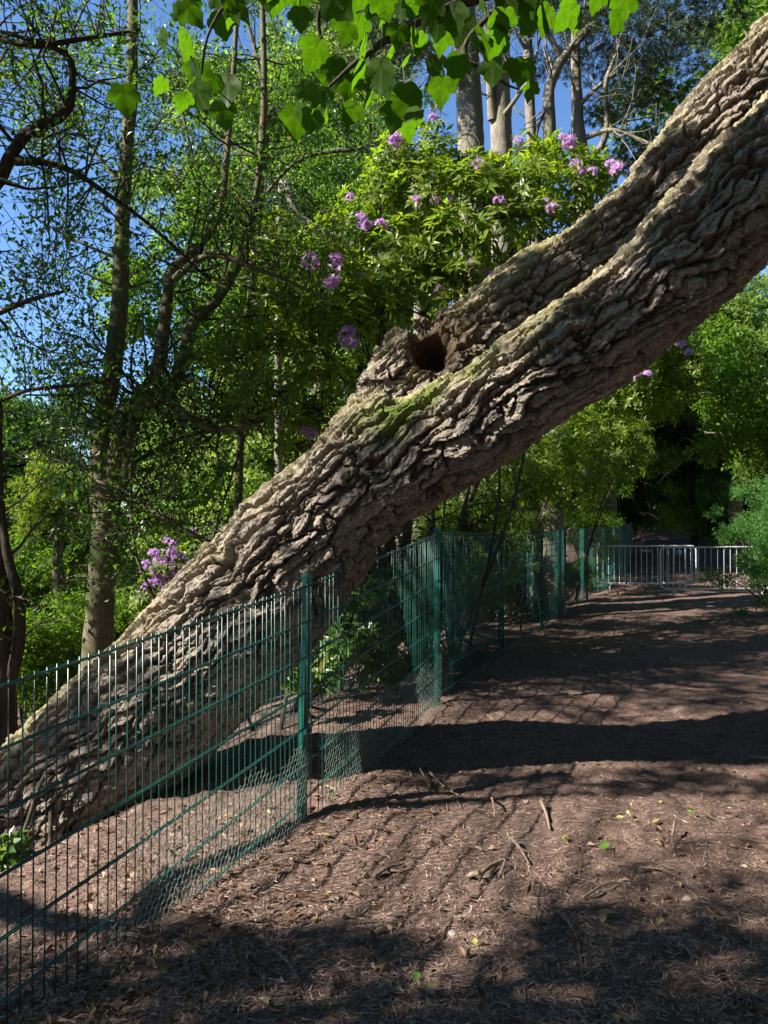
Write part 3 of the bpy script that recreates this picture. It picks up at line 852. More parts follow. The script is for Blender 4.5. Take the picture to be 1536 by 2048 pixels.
# ------------------------------------------------------------------ background woodland
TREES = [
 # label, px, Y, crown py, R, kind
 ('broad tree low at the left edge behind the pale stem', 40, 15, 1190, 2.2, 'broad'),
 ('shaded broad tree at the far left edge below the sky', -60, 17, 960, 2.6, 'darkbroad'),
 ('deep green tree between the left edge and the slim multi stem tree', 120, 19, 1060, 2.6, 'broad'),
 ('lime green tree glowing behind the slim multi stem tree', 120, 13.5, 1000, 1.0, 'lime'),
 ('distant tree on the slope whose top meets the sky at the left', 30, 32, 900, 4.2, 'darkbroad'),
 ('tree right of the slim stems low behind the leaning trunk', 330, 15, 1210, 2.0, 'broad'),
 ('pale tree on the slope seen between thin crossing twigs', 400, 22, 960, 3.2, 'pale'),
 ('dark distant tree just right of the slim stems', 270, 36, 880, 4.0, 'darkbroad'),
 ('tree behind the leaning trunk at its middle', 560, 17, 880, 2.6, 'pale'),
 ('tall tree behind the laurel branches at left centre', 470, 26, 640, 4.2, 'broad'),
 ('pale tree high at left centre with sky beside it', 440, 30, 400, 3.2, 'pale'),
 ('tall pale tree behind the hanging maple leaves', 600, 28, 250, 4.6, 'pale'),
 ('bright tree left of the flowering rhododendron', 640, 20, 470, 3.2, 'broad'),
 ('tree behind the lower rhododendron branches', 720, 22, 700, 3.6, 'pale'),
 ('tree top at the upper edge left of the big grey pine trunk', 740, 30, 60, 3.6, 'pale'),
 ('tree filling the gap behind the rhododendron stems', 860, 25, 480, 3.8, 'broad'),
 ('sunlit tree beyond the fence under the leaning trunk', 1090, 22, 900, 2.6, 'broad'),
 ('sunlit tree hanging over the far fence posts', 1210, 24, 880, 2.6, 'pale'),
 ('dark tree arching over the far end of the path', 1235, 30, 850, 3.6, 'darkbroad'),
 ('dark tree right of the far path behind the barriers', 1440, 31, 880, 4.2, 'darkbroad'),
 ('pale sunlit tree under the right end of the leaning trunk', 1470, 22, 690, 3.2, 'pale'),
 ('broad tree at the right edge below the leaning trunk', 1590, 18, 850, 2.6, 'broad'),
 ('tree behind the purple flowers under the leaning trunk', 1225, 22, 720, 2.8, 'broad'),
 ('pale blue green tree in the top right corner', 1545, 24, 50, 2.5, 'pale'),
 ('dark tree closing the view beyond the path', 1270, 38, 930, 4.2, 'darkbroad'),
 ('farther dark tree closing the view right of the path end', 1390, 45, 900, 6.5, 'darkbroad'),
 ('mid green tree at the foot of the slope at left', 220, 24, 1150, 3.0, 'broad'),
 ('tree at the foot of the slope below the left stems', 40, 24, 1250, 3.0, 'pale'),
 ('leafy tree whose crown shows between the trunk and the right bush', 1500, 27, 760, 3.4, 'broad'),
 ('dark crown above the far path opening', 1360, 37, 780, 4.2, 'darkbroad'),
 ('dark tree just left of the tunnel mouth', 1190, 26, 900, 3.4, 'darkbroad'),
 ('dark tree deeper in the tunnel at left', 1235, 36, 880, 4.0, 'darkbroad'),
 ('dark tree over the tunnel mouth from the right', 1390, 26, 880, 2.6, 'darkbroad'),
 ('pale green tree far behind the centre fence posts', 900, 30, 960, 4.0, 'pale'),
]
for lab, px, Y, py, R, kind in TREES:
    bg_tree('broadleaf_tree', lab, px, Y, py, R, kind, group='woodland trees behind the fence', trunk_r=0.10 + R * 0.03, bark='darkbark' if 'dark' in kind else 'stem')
AROUND = ['close on the right of the near path', 'right of the photographer and slightly behind', 'behind the photographer to the right', 'straight behind the photographer', 'right of the path level with the middle fence posts', 'with high crown right beside the photographer', 'tallest one off to the right', 'with high crown right of the big shadow', 'with high crown just behind the maple',
 'right of the path before the barriers', 'on the slope behind left', 'far straight behind', 'far behind to the right', 'low and far right', 'low and far right behind', 'low behind the photographer', 'low on the slope far behind left', 'on the slope straight left', 'on the slope left and slightly behind', 'low on the slope left level with the leaning tree', 'tall one far left', 'far left behind', 'far left level with the leaning tree', 'with high crown almost over the photographer', 'far right tall', 'far right beyond the bush by the barrier', 'right, its crown bent over the near path', 'right, its crown bent over the leaning tree', 'beside the maple, its crown bent over to the left', 'far right with the highest crown bent over the path', 'right before the barriers with a very high crown']
for k, (x, y, zc, R_, *off_) in enumerate(((7.5, 3.5, 8.5, 4.2), (8.5, -2, 8.5, 4.5), (4.5, -5.5, 8.5, 4.5), (-1.5, -8, 8, 5), (11, 8, 8, 4.5), (5.5, 0.5, 12, 4.2), (12, 1, 13, 5.5), (6.5, 7, 12.5, 4), (1.5, -4.5, 12, 4.5), (9, 13, 10, 4), (-6, -7, 7, 4.5), (0, -14, 12, 6), (9, -9, 11, 6), (15, 7, 5, 5), (13, -5, 4, 5), (3, -11, 3, 4.5), (-9, -9, 3.5, 4.5), (-14, 2, 2.2, 4), (-13, -6, 3, 4.5), (-13, 7, 1.5, 4), (-19, 0, 4.5, 5.5), (-15, -11, 8, 6.5), (-19, 9, 4, 5), (4, -2.5, 10, 4.2), (17, 3, 9, 6), (15, 14, 7, 5), (6, 2.5, 13, 3.8, -5, 0), (7, 5, 14, 3.8, -5, 1), (5.5, -1, 11.5, 3.8, -6, -1), (9, 9, 16, 4, -6, 0), (8, 12, 17, 4, -4, -1))):  # unseen trees added around the camera to block ambient sky light
    ox, oy = off_ if off_ else (0, 0)
    zb = float(gz(np.array([x]), np.array([y]))[0])
    t = empty('broadleaf_tree', (x, y, zb), 'unseen tree added to block sky light, ' + AROUND[k], 'tree', 'added trees around the photographer')
    m = MB(); m.tube([(0, 0, -0.2), (.1, 0, 2), (ox * .1, .2 + oy * .1, 5), (ox, oy, zc - zb)], [0.34, 0.26, 0.2, 0.08], 9, True, 14, 0.15, k); link('trunk', m.mesh('trunk', M['stem']), t)
    link('crown', crown_mesh('broad', k % 3), t, (ox, oy, zc - zb), (0, 0, k * 1.3), R_ / 3.0)['kind'] = 'stuff'
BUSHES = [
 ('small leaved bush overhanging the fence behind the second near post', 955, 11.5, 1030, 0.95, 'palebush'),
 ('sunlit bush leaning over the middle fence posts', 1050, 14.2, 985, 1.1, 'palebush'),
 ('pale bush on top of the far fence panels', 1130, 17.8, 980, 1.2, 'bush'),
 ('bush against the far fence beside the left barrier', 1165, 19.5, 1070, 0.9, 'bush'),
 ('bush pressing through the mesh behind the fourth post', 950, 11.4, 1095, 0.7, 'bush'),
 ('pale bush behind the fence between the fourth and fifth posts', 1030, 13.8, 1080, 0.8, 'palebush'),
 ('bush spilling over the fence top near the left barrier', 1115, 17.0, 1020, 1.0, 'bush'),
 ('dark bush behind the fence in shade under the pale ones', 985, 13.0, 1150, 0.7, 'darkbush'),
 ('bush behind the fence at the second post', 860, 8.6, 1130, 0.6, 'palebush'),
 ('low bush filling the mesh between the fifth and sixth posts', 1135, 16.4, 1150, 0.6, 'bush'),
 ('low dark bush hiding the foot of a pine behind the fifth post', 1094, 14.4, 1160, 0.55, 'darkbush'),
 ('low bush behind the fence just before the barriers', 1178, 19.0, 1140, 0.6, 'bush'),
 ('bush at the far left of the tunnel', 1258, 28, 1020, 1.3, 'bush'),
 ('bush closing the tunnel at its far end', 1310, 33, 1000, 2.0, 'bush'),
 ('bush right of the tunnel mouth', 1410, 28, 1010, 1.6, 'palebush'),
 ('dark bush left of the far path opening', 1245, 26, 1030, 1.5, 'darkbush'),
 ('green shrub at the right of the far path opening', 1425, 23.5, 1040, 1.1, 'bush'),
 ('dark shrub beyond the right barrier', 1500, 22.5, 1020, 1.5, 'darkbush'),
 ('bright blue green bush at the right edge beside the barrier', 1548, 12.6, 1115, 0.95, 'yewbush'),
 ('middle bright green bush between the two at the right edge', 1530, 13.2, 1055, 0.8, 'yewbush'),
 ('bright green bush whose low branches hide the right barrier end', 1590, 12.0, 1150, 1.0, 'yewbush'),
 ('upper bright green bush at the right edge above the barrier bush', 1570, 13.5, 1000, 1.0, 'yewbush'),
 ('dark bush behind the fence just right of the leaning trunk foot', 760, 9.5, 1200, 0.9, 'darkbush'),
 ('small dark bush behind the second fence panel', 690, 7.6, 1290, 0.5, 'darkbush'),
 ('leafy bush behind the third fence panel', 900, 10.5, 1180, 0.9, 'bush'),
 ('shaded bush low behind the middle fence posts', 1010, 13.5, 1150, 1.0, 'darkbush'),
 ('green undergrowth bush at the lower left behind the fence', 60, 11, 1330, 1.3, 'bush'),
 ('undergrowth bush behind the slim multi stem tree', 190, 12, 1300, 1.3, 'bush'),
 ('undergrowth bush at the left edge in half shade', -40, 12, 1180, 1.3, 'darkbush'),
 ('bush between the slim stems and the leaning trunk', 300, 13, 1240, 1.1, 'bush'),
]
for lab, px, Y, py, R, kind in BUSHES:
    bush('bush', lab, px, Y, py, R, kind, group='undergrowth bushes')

print('T', round(time.time() - _T0, 1), 'pines at the top right')
# ------------------------------------------------------------------ pines at the top right
def pine_needles():
    r = np.random.default_rng(12)
    P, D = [], []
    n = 330
    tip, _ = ball(r, n); tip = tip * np.array([1.0, 1.0, 0.32])
    d = unit(r.normal(size=(n, 3)) * 0.5 + tip * 1.4 + np.array([0, 0, 0.25]))
    k = np.repeat(np.arange(n), 12)
    dd = d[k] + r.normal(size=(len(k), 3)) * 0.55
    V, T = leaves(tip[k] + r.normal(size=(len(k), 3)) * 0.015, dd, r, 0.13, 0.011, fold=0)
    return mesh_from('needles', V, T, M['needle'], False)
NEED = pine_needles()

def pine(label, path, radii, branches, needles, group='pines behind the rhododendron'):
    p0 = path[0]; zb = float(gz(p0[:1], p0[1:2])[0])
    t = empty('pine_tree', (p0[0], p0[1], zb), label, 'tree', group)
    pts = [np.array([p0[0], p0[1], zb - 0.2])] + list(path)
    m = MB(); m.tube(pts, [radii[0] * 1.25] + list(radii), 14, True, 40, 0.14, 3)
    world_part('trunk', m.mesh('trunk', M['grey']), t)
    r = np.random.default_rng(int(abs(p0[0]) * 100))
    for (bp, r0) in branches:
        out, tips = [], []
        pp, rr_ = smooth_path(bp, np.linspace(r0, r0 * 0.3, len(bp)), 12)
        out.append((pp, rr_, 3))
        for k in range(3, 12, 1):
            d = unit(pp[k] - pp[k - 1]) + r.normal(size=3) * 0.8
            grow(r, pp[k], d, r.uniform(0.5, 1.3), max(0.008, rr_[k] * 0.4), 1, out, tips, 0.5, 3, 0.2, 0.5, 0.005)
        world_part('branch', twig_mesh('branch', out, M['grey'], (3, 4, 5, 8)), t)
    for (px, py, Y, s) in needles:
        o = link('needle_spray', NEED, None, at(px, py, Y), (r.uniform(-.3, .3), r.uniform(-.3, .3), r.uniform(0, 6)), s)
        o.parent = t; o.matrix_parent_inverse = Matrix.Translation(t.location).inverted(); o['kind'] = 'stuff'
    return t
pine('thick straight grey pine trunk rising behind the rhododendron flowers', [at(950, 900, 14), at(945, 400, 14), at(940, 250, 14), at(932, 100, 14), at(925, -60, 14), at(920, -500, 14)], [0.30, 0.25, 0.24, 0.22, 0.20, 0.10],
     [([at(930, 130, 14), at(880, 120, 13.6), at(820, 90, 13.3), at(760, 95, 13)], 0.07), ([at(935, 200, 14), at(900, 130, 13.5), at(860, 90, 13.2), at(830, 20, 13)], 0.05)],
     [(820, 30, 13, 0.9), (700, 20, 14, 0.9), (880, -40, 13, 0.9), (760, 120, 14, 0.8)])
pine('paired grey pine trunk just right of the thickest one', [at(1010, 900, 15.5), at(1005, 400, 15.5), at(1002, 250, 15.5), at(1000, 120, 15.5), at(1010, -40, 15.5), at(1020, -400, 15.5)], [0.28, 0.23, 0.22, 0.20, 0.17, 0.09],
     [([at(1000, 240, 15.5), at(1030, 200, 15), at(1060, 150, 15), at(1085, 60, 15)], 0.06), ([at(985, 240, 15.4), at(980, 180, 15.3), at(975, 100, 15.2), at(970, 10, 15.2)], 0.10)],
     [(1010, 20, 15, 0.9), (1060, -60, 15, 0.9)])
pine('slim pale pine stem between the trunk pair and the gnarled pine', [at(1075, 900, 14.8), at(1068, 400, 14.8), at(1062, 250, 14.8), at(1056, 120, 14.8), at(1056, 0, 14.8), at(1060, -300, 14.8)], [0.13, 0.11, 0.10, 0.095, 0.09, 0.05],
     [([at(1058, 110, 14.8), at(1030, 60, 14.6), at(1020, 10, 14.5)], 0.04)], [(1080, 20, 15, 0.7)])
pine('gnarled branching pine with grey limbs against the blue sky', [at(1105, 1000, 13.8), at(1135, 700, 13.6), at(1168, 420, 13.5), at(1160, 310, 13.5), at(1155, 240, 13.5), at(1152, 150, 13.5), at(1150, 40, 13.5), at(1150, -300, 13.5)], [0.2, 0.19, 0.17, 0.15, 0.11, 0.09, 0.07, 0.04],
     [([at(1100, 300, 13.3), at(1098, 220, 13.2), at(1100, 170, 13.2), at(1130, 110, 13.2), at(1175, 60, 13.2), at(1200, 0, 13.2)], 0.13),
      ([at(1170, 320, 13.5), at(1205, 290, 13.2), at(1215, 230, 13.2), at(1210, 170, 13), at(1235, 100, 13), at(1250, 40, 13)], 0.07),
      ([at(1160, 280, 13.5), at(1220, 260, 13.1), at(1270, 275, 13.0), at(1330, 300, 12.8)], 0.05),
      ([at(1155, 215, 13.5), at(1200, 170, 13.2), at(1260, 130, 13), at(1330, 110, 12.8)], 0.045),
      ([at(1120, 110, 13.2), at(1090, 60, 13.1), at(1050, 30, 13), at(1020, -20, 13)], 0.055),
      ([at(1180, 230, 13.5), at(1260, 240, 13.1), at(1330, 225, 12.9)], 0.03)],
     [(1250, 80, 13, 1.0), (1320, 60, 13.5, 1.0), (1190, 30, 13.5, 0.9), (1340, 150, 13, 0.8), (1120, 10, 14, 0.8), (1250, 200, 13.3, 0.75), (1290, 300, 13.6, 0.6), (1390, 30, 14, 1.0), (1235, 330, 14, 0.6), (1180, 130, 14, 0.7), (1100, 130, 14.6, 0.6)])
pine('pale fallen looking pine limb slanting behind the laurel at centre left', [at(560, 430, 15), at(600, 440, 15), at(690, 490, 15), at(760, 520, 15.2), at(850, 600, 15.5)], [0.07, 0.10, 0.12, 0.13, 0.14],
     [([at(600, 440, 15), at(560, 400, 14.8), at(520, 370, 14.6)], 0.06)], [])
pine('pale crooked pine left of the thickest trunk, bending over the flowers', [at(840, 700, 12.5), at(835, 400, 12.5), at(820, 340, 12.5), at(780, 305, 12.5), at(700, 300, 12.4), at(640, 305, 12.3)], [0.10, 0.085, 0.08, 0.065, 0.05, 0.03],
     [([at(800, 315, 12.5), at(840, 280, 12.5), at(880, 200, 12.6)], 0.03)], [])

print('T', round(time.time() - _T0, 1), 'slim multi stem tree at the left')
# ------------------------------------------------------------------ slim multi stem tree at the left
def stem_tree(name, label, cat, stems, limbs, leafkind, per, L, W, seed, bark='stem', group=None, twig_len=0.9, kids=3, every=1, spread=0.10, lvl=1, twn=2):
    p0 = stems[0][0][0]
    zb = float(gz(np.array([p0[0]]), np.array([p0[1]]))[0])
    t = empty(name, (p0[0], p0[1], zb), label, cat, group)
    r = np.random.default_rng(seed)
    m = MB()
    for pts, rad in stems:
        m.tube(pts, rad, 14, True, max(24, 8 * len(pts)), 0.16, seed)
    world_part('trunk', m.mesh('trunk', M[bark]), t)
    allt = []; tw = []
    for si, (pts, rad) in enumerate((stems[1:] if len(stems) > 1 else stems) + limbs):
        pp, rr_ = smooth_path(pts, rad, 18)
        st = 4 if si < len(stems) - 1 or len(stems) == 1 and si == 0 else 2
        for k in range(st, 18, every):
            for q in range(twn):
                d = unit(np.cross(unit(pp[k] - pp[k - 1]), r.normal(size=3))) + np.array([0, 0, 0.35])
                grow(r, pp[k], d, twig_len * r.uniform(0.5, 1.3), max(0.006, min(0.016, rr_[k] * 0.4)), lvl, tw, allt, 0.45, kids, 0.1, 0.55, 0.0025)
    for pts, rad in limbs:
        m = MB(); m.tube(pts, rad, 8, True, 20, 0.1, seed); world_part('limb', m.mesh('limb', M[bark]), t)
    o = world_part('twigs', twig_mesh('twigs', tw, M['twig'], (3, 4, 5, 6)), t); o['kind'] = 'stuff'
    if per > 0:
        V, T = small_leaves(allt, r, per, L, W, spread)
        o = world_part('foliage', mesh_from('foliage', V, T, M[leafkind], False), t); o['kind'] = 'stuff'
        print(label[:30], 'twigs', len(tw), 'leaves', len(T) // 2)
    return t
def A(*p): return [at(x, y, Y) for x, y, Y in p]
stem_tree('multi_stem_tree', 'slim multi stemmed tree with smooth grey brown bark left of the leaning trunk', 'tree',
  [(A((190, 1600, 8), (195, 1300, 8), (205, 1150, 8), (212, 1050, 8), (215, 960, 8)), [0.20, 0.155, 0.135, 0.135, 0.14]),
   (A((205, 1010, 8), (203, 900, 8), (208, 830, 8), (225, 740, 8), (240, 600, 8), (242, 500, 8.0), (250, 350, 8.1), (262, 200, 8.1), (265, 60, 8.1), (268, -200, 8.2)), [0.12, 0.11, 0.10, 0.095, 0.085, 0.08, 0.07, 0.065, 0.055, 0.035]),
   (A((225, 1000, 8), (235, 900, 7.9), (250, 820, 7.9), (300, 795, 7.8), (322, 700, 7.8), (335, 600, 7.8), (345, 540, 7.8), (400, 490, 7.8), (440, 420, 7.8), (455, 300, 7.8), (470, 100, 7.8), (480, -100, 7.8)), [0.09, 0.085, 0.08, 0.08, 0.066, 0.056, 0.052, 0.042, 0.036, 0.03, 0.025, 0.015]),
   (A((250, 820, 7.9), (330, 792, 7.8), (365, 720, 7.8), (385, 650, 7.8), (440, 590, 7.8), (490, 490, 7.9), (515, 370, 8), (528, 200, 8), (525, 0, 8), (525, -150, 8)), [0.06, 0.072, 0.066, 0.060, 0.052, 0.046, 0.040, 0.035, 0.028, 0.018]),
   (A((245, 980, 7.95), (262, 880, 7.9), (278, 800, 7.85), (282, 770, 7.8)), [0.085, 0.07, 0.06, 0.05])],
  [(A((325, 790, 7.8), (370, 830, 7.6), (430, 858, 7.5), (520, 850, 7.3)), [0.07, 0.05, 0.035, 0.02]),
   (A((245, 990, 8), (300, 1020, 7.8), (360, 1050, 7.6), (420, 1090, 7.5)), [0.035, 0.03, 0.022, 0.015]),
   (A((235, 950, 8), (330, 890, 8.2), (430, 850, 8.3), (530, 760, 8.4)), [0.03, 0.025, 0.018, 0.012]),
   (A((225, 970, 8), (160, 930, 8), (110, 920, 8.1), (60, 880, 8.1)), [0.03, 0.025, 0.02, 0.012]),
   (A((345, 560, 7.8), (420, 510, 7.5), (520, 540, 7.3), (640, 590, 7.2)), [0.04, 0.032, 0.022, 0.012]),
   (A((262, 890, 7.9), (262, 1000, 7.8), (270, 1100, 7.7), (310, 1200, 7.6)), [0.022, 0.02, 0.018, 0.012]),
   (A((240, 520, 8), (150, 480, 8.2), (60, 430, 8.3)), [0.02, 0.015, 0.01]),
   (A((250, 380, 8.1), (150, 250, 8.3), (60, 130, 8.4)), [0.02, 0.015, 0.01]),
   (A((215, 780, 8), (140, 790, 7.9), (50, 790, 7.8)), [0.018, 0.014, 0.01])],
  'holly', 2.0, 0.058, 0.032, 21, twig_len=0.85, kids=4, spread=0.08, every=2, twn=3)
stem_tree('bare_limbed_tree', 'tree off the left edge whose dark curved limb arches across the blue sky', 'tree',
  [(A((-260, 1500, 6.5), (-240, 1000, 6.5), (-180, 600, 6.5), (-60, 430, 6.5), (0, 355, 6.5), (28, 300, 6.5), (60, 262, 6.5), (130, 225, 6.5), (145, 160, 6.5), (132, 110, 6.5), (60, 80, 6.5), (-80, 40, 6.5)), [0.15, 0.11, 0.09, 0.065, 0.056, 0.052, 0.048, 0.042, 0.030, 0.026, 0.02, 0.01])],
  [(A((30, 322, 6.5), (90, 325, 6.5), (150, 345, 6.6), (210, 385, 6.7), (300, 450, 6.9), (420, 560, 7.1)), [0.04, 0.03, 0.025, 0.022, 0.016, 0.01]),
   (A((-180, 600, 6.5), (-60, 640, 6.4), (60, 600, 6.3), (140, 580, 6.3)), [0.05, 0.03, 0.02, 0.01]),
   (A((-60, 60, 6.6), (60, 90, 6.5), (180, 75, 6.5), (280, 60, 6.6)), [0.03, 0.025, 0.02, 0.012])],
  'holly', 1.7, 0.055, 0.03, 33, bark='darkbark', twig_len=0.8, kids=3, spread=0.08, every=1)
stem_tree('old_trunk_tree', 'brown forked trunk half cut by the left edge below the sky', 'tree',
  [(A((10, 1650, 7.0), (8, 1450, 7.0), (5, 1300, 7.0), (0, 1180, 7.0), (-5, 1090, 7.0), (-12, 900, 7.0), (-25, 500, 7.0), (-40, 0, 7.0)), [0.13, 0.115, 0.10, 0.09, 0.07, 0.05, 0.04, 0.025]),
   (A((8, 1400, 7.0), (35, 1300, 6.95), (38, 1200, 6.95), (15, 1110, 6.95), (2, 1000, 7), (0, 800, 7)), [0.06, 0.055, 0.05, 0.04, 0.025, 0.018])],
  [(A((5, 800, 7), (60, 780, 6.9), (160, 770, 6.9), (230, 760, 6.9)), [0.02, 0.018, 0.016, 0.012])],
  'broad', 1.3, 0.06, 0.034, 44, bark='darkbark', twig_len=0.6, kids=3, spread=0.08, every=3)
stem_tree('young_tree', 'tall thin leafy young tree between the forked stems and the maple leaves', 'tree',
  [(A((470, 1300, 9.5), (480, 900, 9.5), (500, 600, 9.5), (520, 400, 9.5), (530, 200, 9.5), (470, -50, 9.5)), [0.06, 0.05, 0.04, 0.035, 0.03, 0.02])],
  [(A((505, 560, 9.5), (420, 400, 9.5), (370, 250, 9.5), (350, 100, 9.5)), [0.025, 0.02, 0.015, 0.01]),
   (A((520, 400, 9.5), (600, 320, 9.5), (700, 300, 9.5), (760, 290, 9.6)), [0.025, 0.02, 0.015, 0.01])],
  'holly', 3.0, 0.06, 0.034, 52, twig_len=0.9, kids=4, spread=0.09, every=1)
stem_tree('thin_grey_tree', 'thin grey forked stems behind the third fence panel under the leaning trunk', 'tree',
  [(A((905, 1330, 9.6), (912, 1120, 9.6), (925, 1040, 9.5), (950, 970, 9.4), (990, 880, 9.3), (1010, 760, 9.3)), [0.07, 0.06, 0.055, 0.045, 0.035, 0.025])],
  [(A((920, 1070, 9.5), (960, 1040, 9.4), (1010, 1010, 9.3), (1060, 1020, 9.2)), [0.035, 0.028, 0.02, 0.012])],
  'broad', 1.5, 0.07, 0.03, 61, twig_len=0.6, kids=3, every=2)
for k, (px, Y, lab) in enumerate(((752, 8.6, 'brown shrub trunk nearest the leaning trunk behind the fence'), (785, 8.9, 'brown shrub trunk with peeling bark beside the second near post'), (832, 9.3, 'dark slim shrub trunk just left of the second near post'))):
    stem_tree('shrub_trunk', lab, 'tree', [(A((px - 6, 1400, Y), (px, 1250, Y), (px + 14, 1150, Y), (px + 30, 1050, Y), (px + 20, 900, Y)), [0.085, 0.075, 0.065, 0.055, 0.03])],
      [(A((px + 10, 1160, Y), (px - 30, 1090, Y), (px - 50, 1000, Y)), [0.03, 0.025, 0.015])], 'laurel', 0.8, 0.11, 0.04, 70 + k, bark='stem', twig_len=0.5, kids=2, every=3)

print('T', round(time.time() - _T0, 1), 'rhododendrons')
# ------------------------------------------------------------------ rhododendrons
def whorls(P, D, rng, n=8, L=0.15, W=0.042):
    P = np.asarray(P); D = unit(np.asarray(D)); m = len(P)
    a_ = unit(np.cross(D, rng.normal(size=(m, 3)))); b_ = np.cross(D, a_)
    k = np.repeat(np.arange(m), n); th = np.tile(np.arange(n) * 2 * math.pi / n, m) + rng.uniform(0, 0.6, m * n)
    out = a_[k] * np.cos(th)[:, None] + b_[k] * np.sin(th)[:, None]
    dd = out * 0.95 + D[k] * rng.uniform(-0.1, 0.6, m * n)[:, None]
    return leaves(P[k] + out * 0.008, dd, rng, L, W, N=D[k] + rng.normal(size=(m * n, 3)) * 0.15, fold=0.3, droop=0.2, four=True)

def flower_mesh(seed):
    r = np.random.default_rng(seed); n = 20
    d = unit(r.normal(size=(n, 3)) + np.array([0, 0, 0.5])); d[:, 2] = np.abs(d[:, 2]) * 0.9
    c = d * 0.065
    a_ = unit(np.cross(d, r.normal(size=(n, 3)))); b_ = np.cross(d, a_)
    k = np.repeat(np.arange(n), 5); th = np.tile(np.arange(5) * 2 * math.pi / 5, n)
    out = a_[k] * np.cos(th)[:, None] + b_[k] * np.sin(th)[:, None]
    V, T = leaves(c[k], out * 0.8 + d[k] * 0.55, r, 0.045, 0.027, N=d[k], fold=0.1, droop=0.1, four=True)
    mb = MB(); mb.add(V, T)
    # stamens
    P2 = np.repeat(c, 4, 0); V2, T2 = leaves(P2, np.repeat(d, 4, 0) + r.normal(size=(n * 4, 3)) * 0.25, r, 0.055, 0.003)
    mb.add(V2, T2)
    return mb.mesh('flower_cluster', M['petal'], False)
FLOW = [flower_mesh(1), flower_mesh(2), flower_mesh(3)]

def rhodo(label, base, arms, tipclumps, n_whorl, flowers, seed, mat='rhodo', L=0.15, W=0.042, group='rhododendrons', name='rhododendron', fl_scale=1.0):
    zb = float(gz(np.array([base[0]]), np.array([base[1]]))[0])
    t = empty(name, (base[0], base[1], zb), label, 'shrub', group)
    r = np.random.default_rng(seed)
    root = np.array([base[0], base[1], zb - 0.1])
    stems = MB(); tw = []
    ends = []
    for ci, (c, rad) in enumerate(tipclumps):
        c = np.asarray(c); root = np.array([base[0], base[1], zb - 0.1]); root[:2] = root[:2] * 0.35 + c[:2] * 0.65
        if root[0] > np.interp(root[1], FY, FX) - 0.3: root[0] = float(np.interp(root[1], FY, FX)) - 0.3
        root[2] = float(gz(root[:1], root[1:2])[0]) - 0.1
        mid = root * 0.5 + c * 0.5 + r.normal(size=3) * 0.45 + np.array([0, 0, 0.1])
        stems.tube([root + r.normal(size=3) * np.array([0.15, 0.15, 0]), mid, c - np.array([0, 0, rad * 0.5]), c], [0.018, 0.014, 0.010, 0.006], 6, False, 12, 0.1, seed) if ci % 3 == 0 or len(tipclumps) < 6 else None
        for k in range(10):
            d = unit(r.normal(size=3) + np.array([0, 0, 0.3]))
            grow(r, c - np.array([0, 0, rad * 0.45]), d, rad * r.uniform(0.7, 1.1), 0.010, 1, tw, ends, 0.4, 3, 0.1, 0.5, 0.003)
    world_part('stems', stems.mesh('stems', M['twig']), t)
    o = world_part('twigs', twig_mesh('twigs', tw, M['twig'], (3, 4, 5, 6)), t); o['kind'] = 'stuff'
    P, D = [], []
    tot = sum(rad * rad for _, rad in tipclumps)
    for c, rad in tipclumps:
        n = int(n_whorl * rad * rad / tot)
        d = unit(r.normal(size=(n, 3)) + np.array([0, -0.1, 0.35]))
        rr_ = r.uniform(0.3, 1.0, n)[:, None] ** 0.55
        P.append(c + d * rr_ * rad * np.array([1, 1, 0.8])); D.append(d + np.array([0, 0, 0.6]))
    V, T = whorls(np.concatenate(P), np.concatenate(D), r, 8, L, W)
    o = world_part('foliage', mesh_from('foliage', V, T, M[mat], False), t); o['kind'] = 'stuff'
    for k, (p, s) in enumerate(flowers):
        f = link('flower_cluster', FLOW[k % 3], None, p, (r.uniform(-.5, .5) + 0.35, r.uniform(-.5, .5), r.uniform(0, 6)), s * fl_scale)
        f.parent = t; f.matrix_parent_inverse = Matrix.Translation(t.location).inverted()
    return t

cl = []
for px, py, Y, r_ in ((800, 345, 8.6, 0.42), (880, 335, 8.6, 0.40), (960, 350, 8.6, 0.38), (1040, 345, 8.5, 0.38), (1110, 335, 8.5, 0.36), (1170, 350, 8.5, 0.32), (870, 270, 8.6, 0.16), (1125, 280, 8.6, 0.16), (790, 290, 8.6, 0.18), (760, 420, 8.5, 0.5), (860, 400, 8.3, 0.5), (960, 400, 8.2, 0.5), (1060, 390, 8.3, 0.5), (1150, 400, 8.3, 0.4),
                      (800, 510, 8.3, 0.5), (900, 490, 8.1, 0.5), (1000, 470, 8.1, 0.45), (1080, 450, 8.2, 0.4), (690, 480, 8.5, 0.45), (850, 590, 8.2, 0.45), (760, 590, 8.3, 0.5), (930, 570, 8.1, 0.4), (1210, 350, 8.6, 0.22), (1045, 290, 8.6, 0.16)):
    cl.append((at(px, py, Y), r_))
FL = [(788, 262), (866, 238), (1037, 282), (1125, 275), (957, 335), (998, 405), (1090, 408), (905, 400), (870, 400), (720, 442), (763, 453), (1150, 330), (1222, 330), (830, 405), (945, 530), (975, 545), (1185, 345), (700, 395), (880, 585), (790, 285), (1165, 345), (1040, 520)]
rhodo('tall sunlit rhododendron with purple flower clusters above the leaning trunk', at(900, 1000, 8.8), None, cl, 1050,
      [(at(x, y, 7.9 + 0.15 * math.sin(x)), 0.72 + 0.22 * math.sin(y)) for x, y in FL + [(x_ + 14, y_ + 10) for x_, y_ in FL[::3]]], 5)
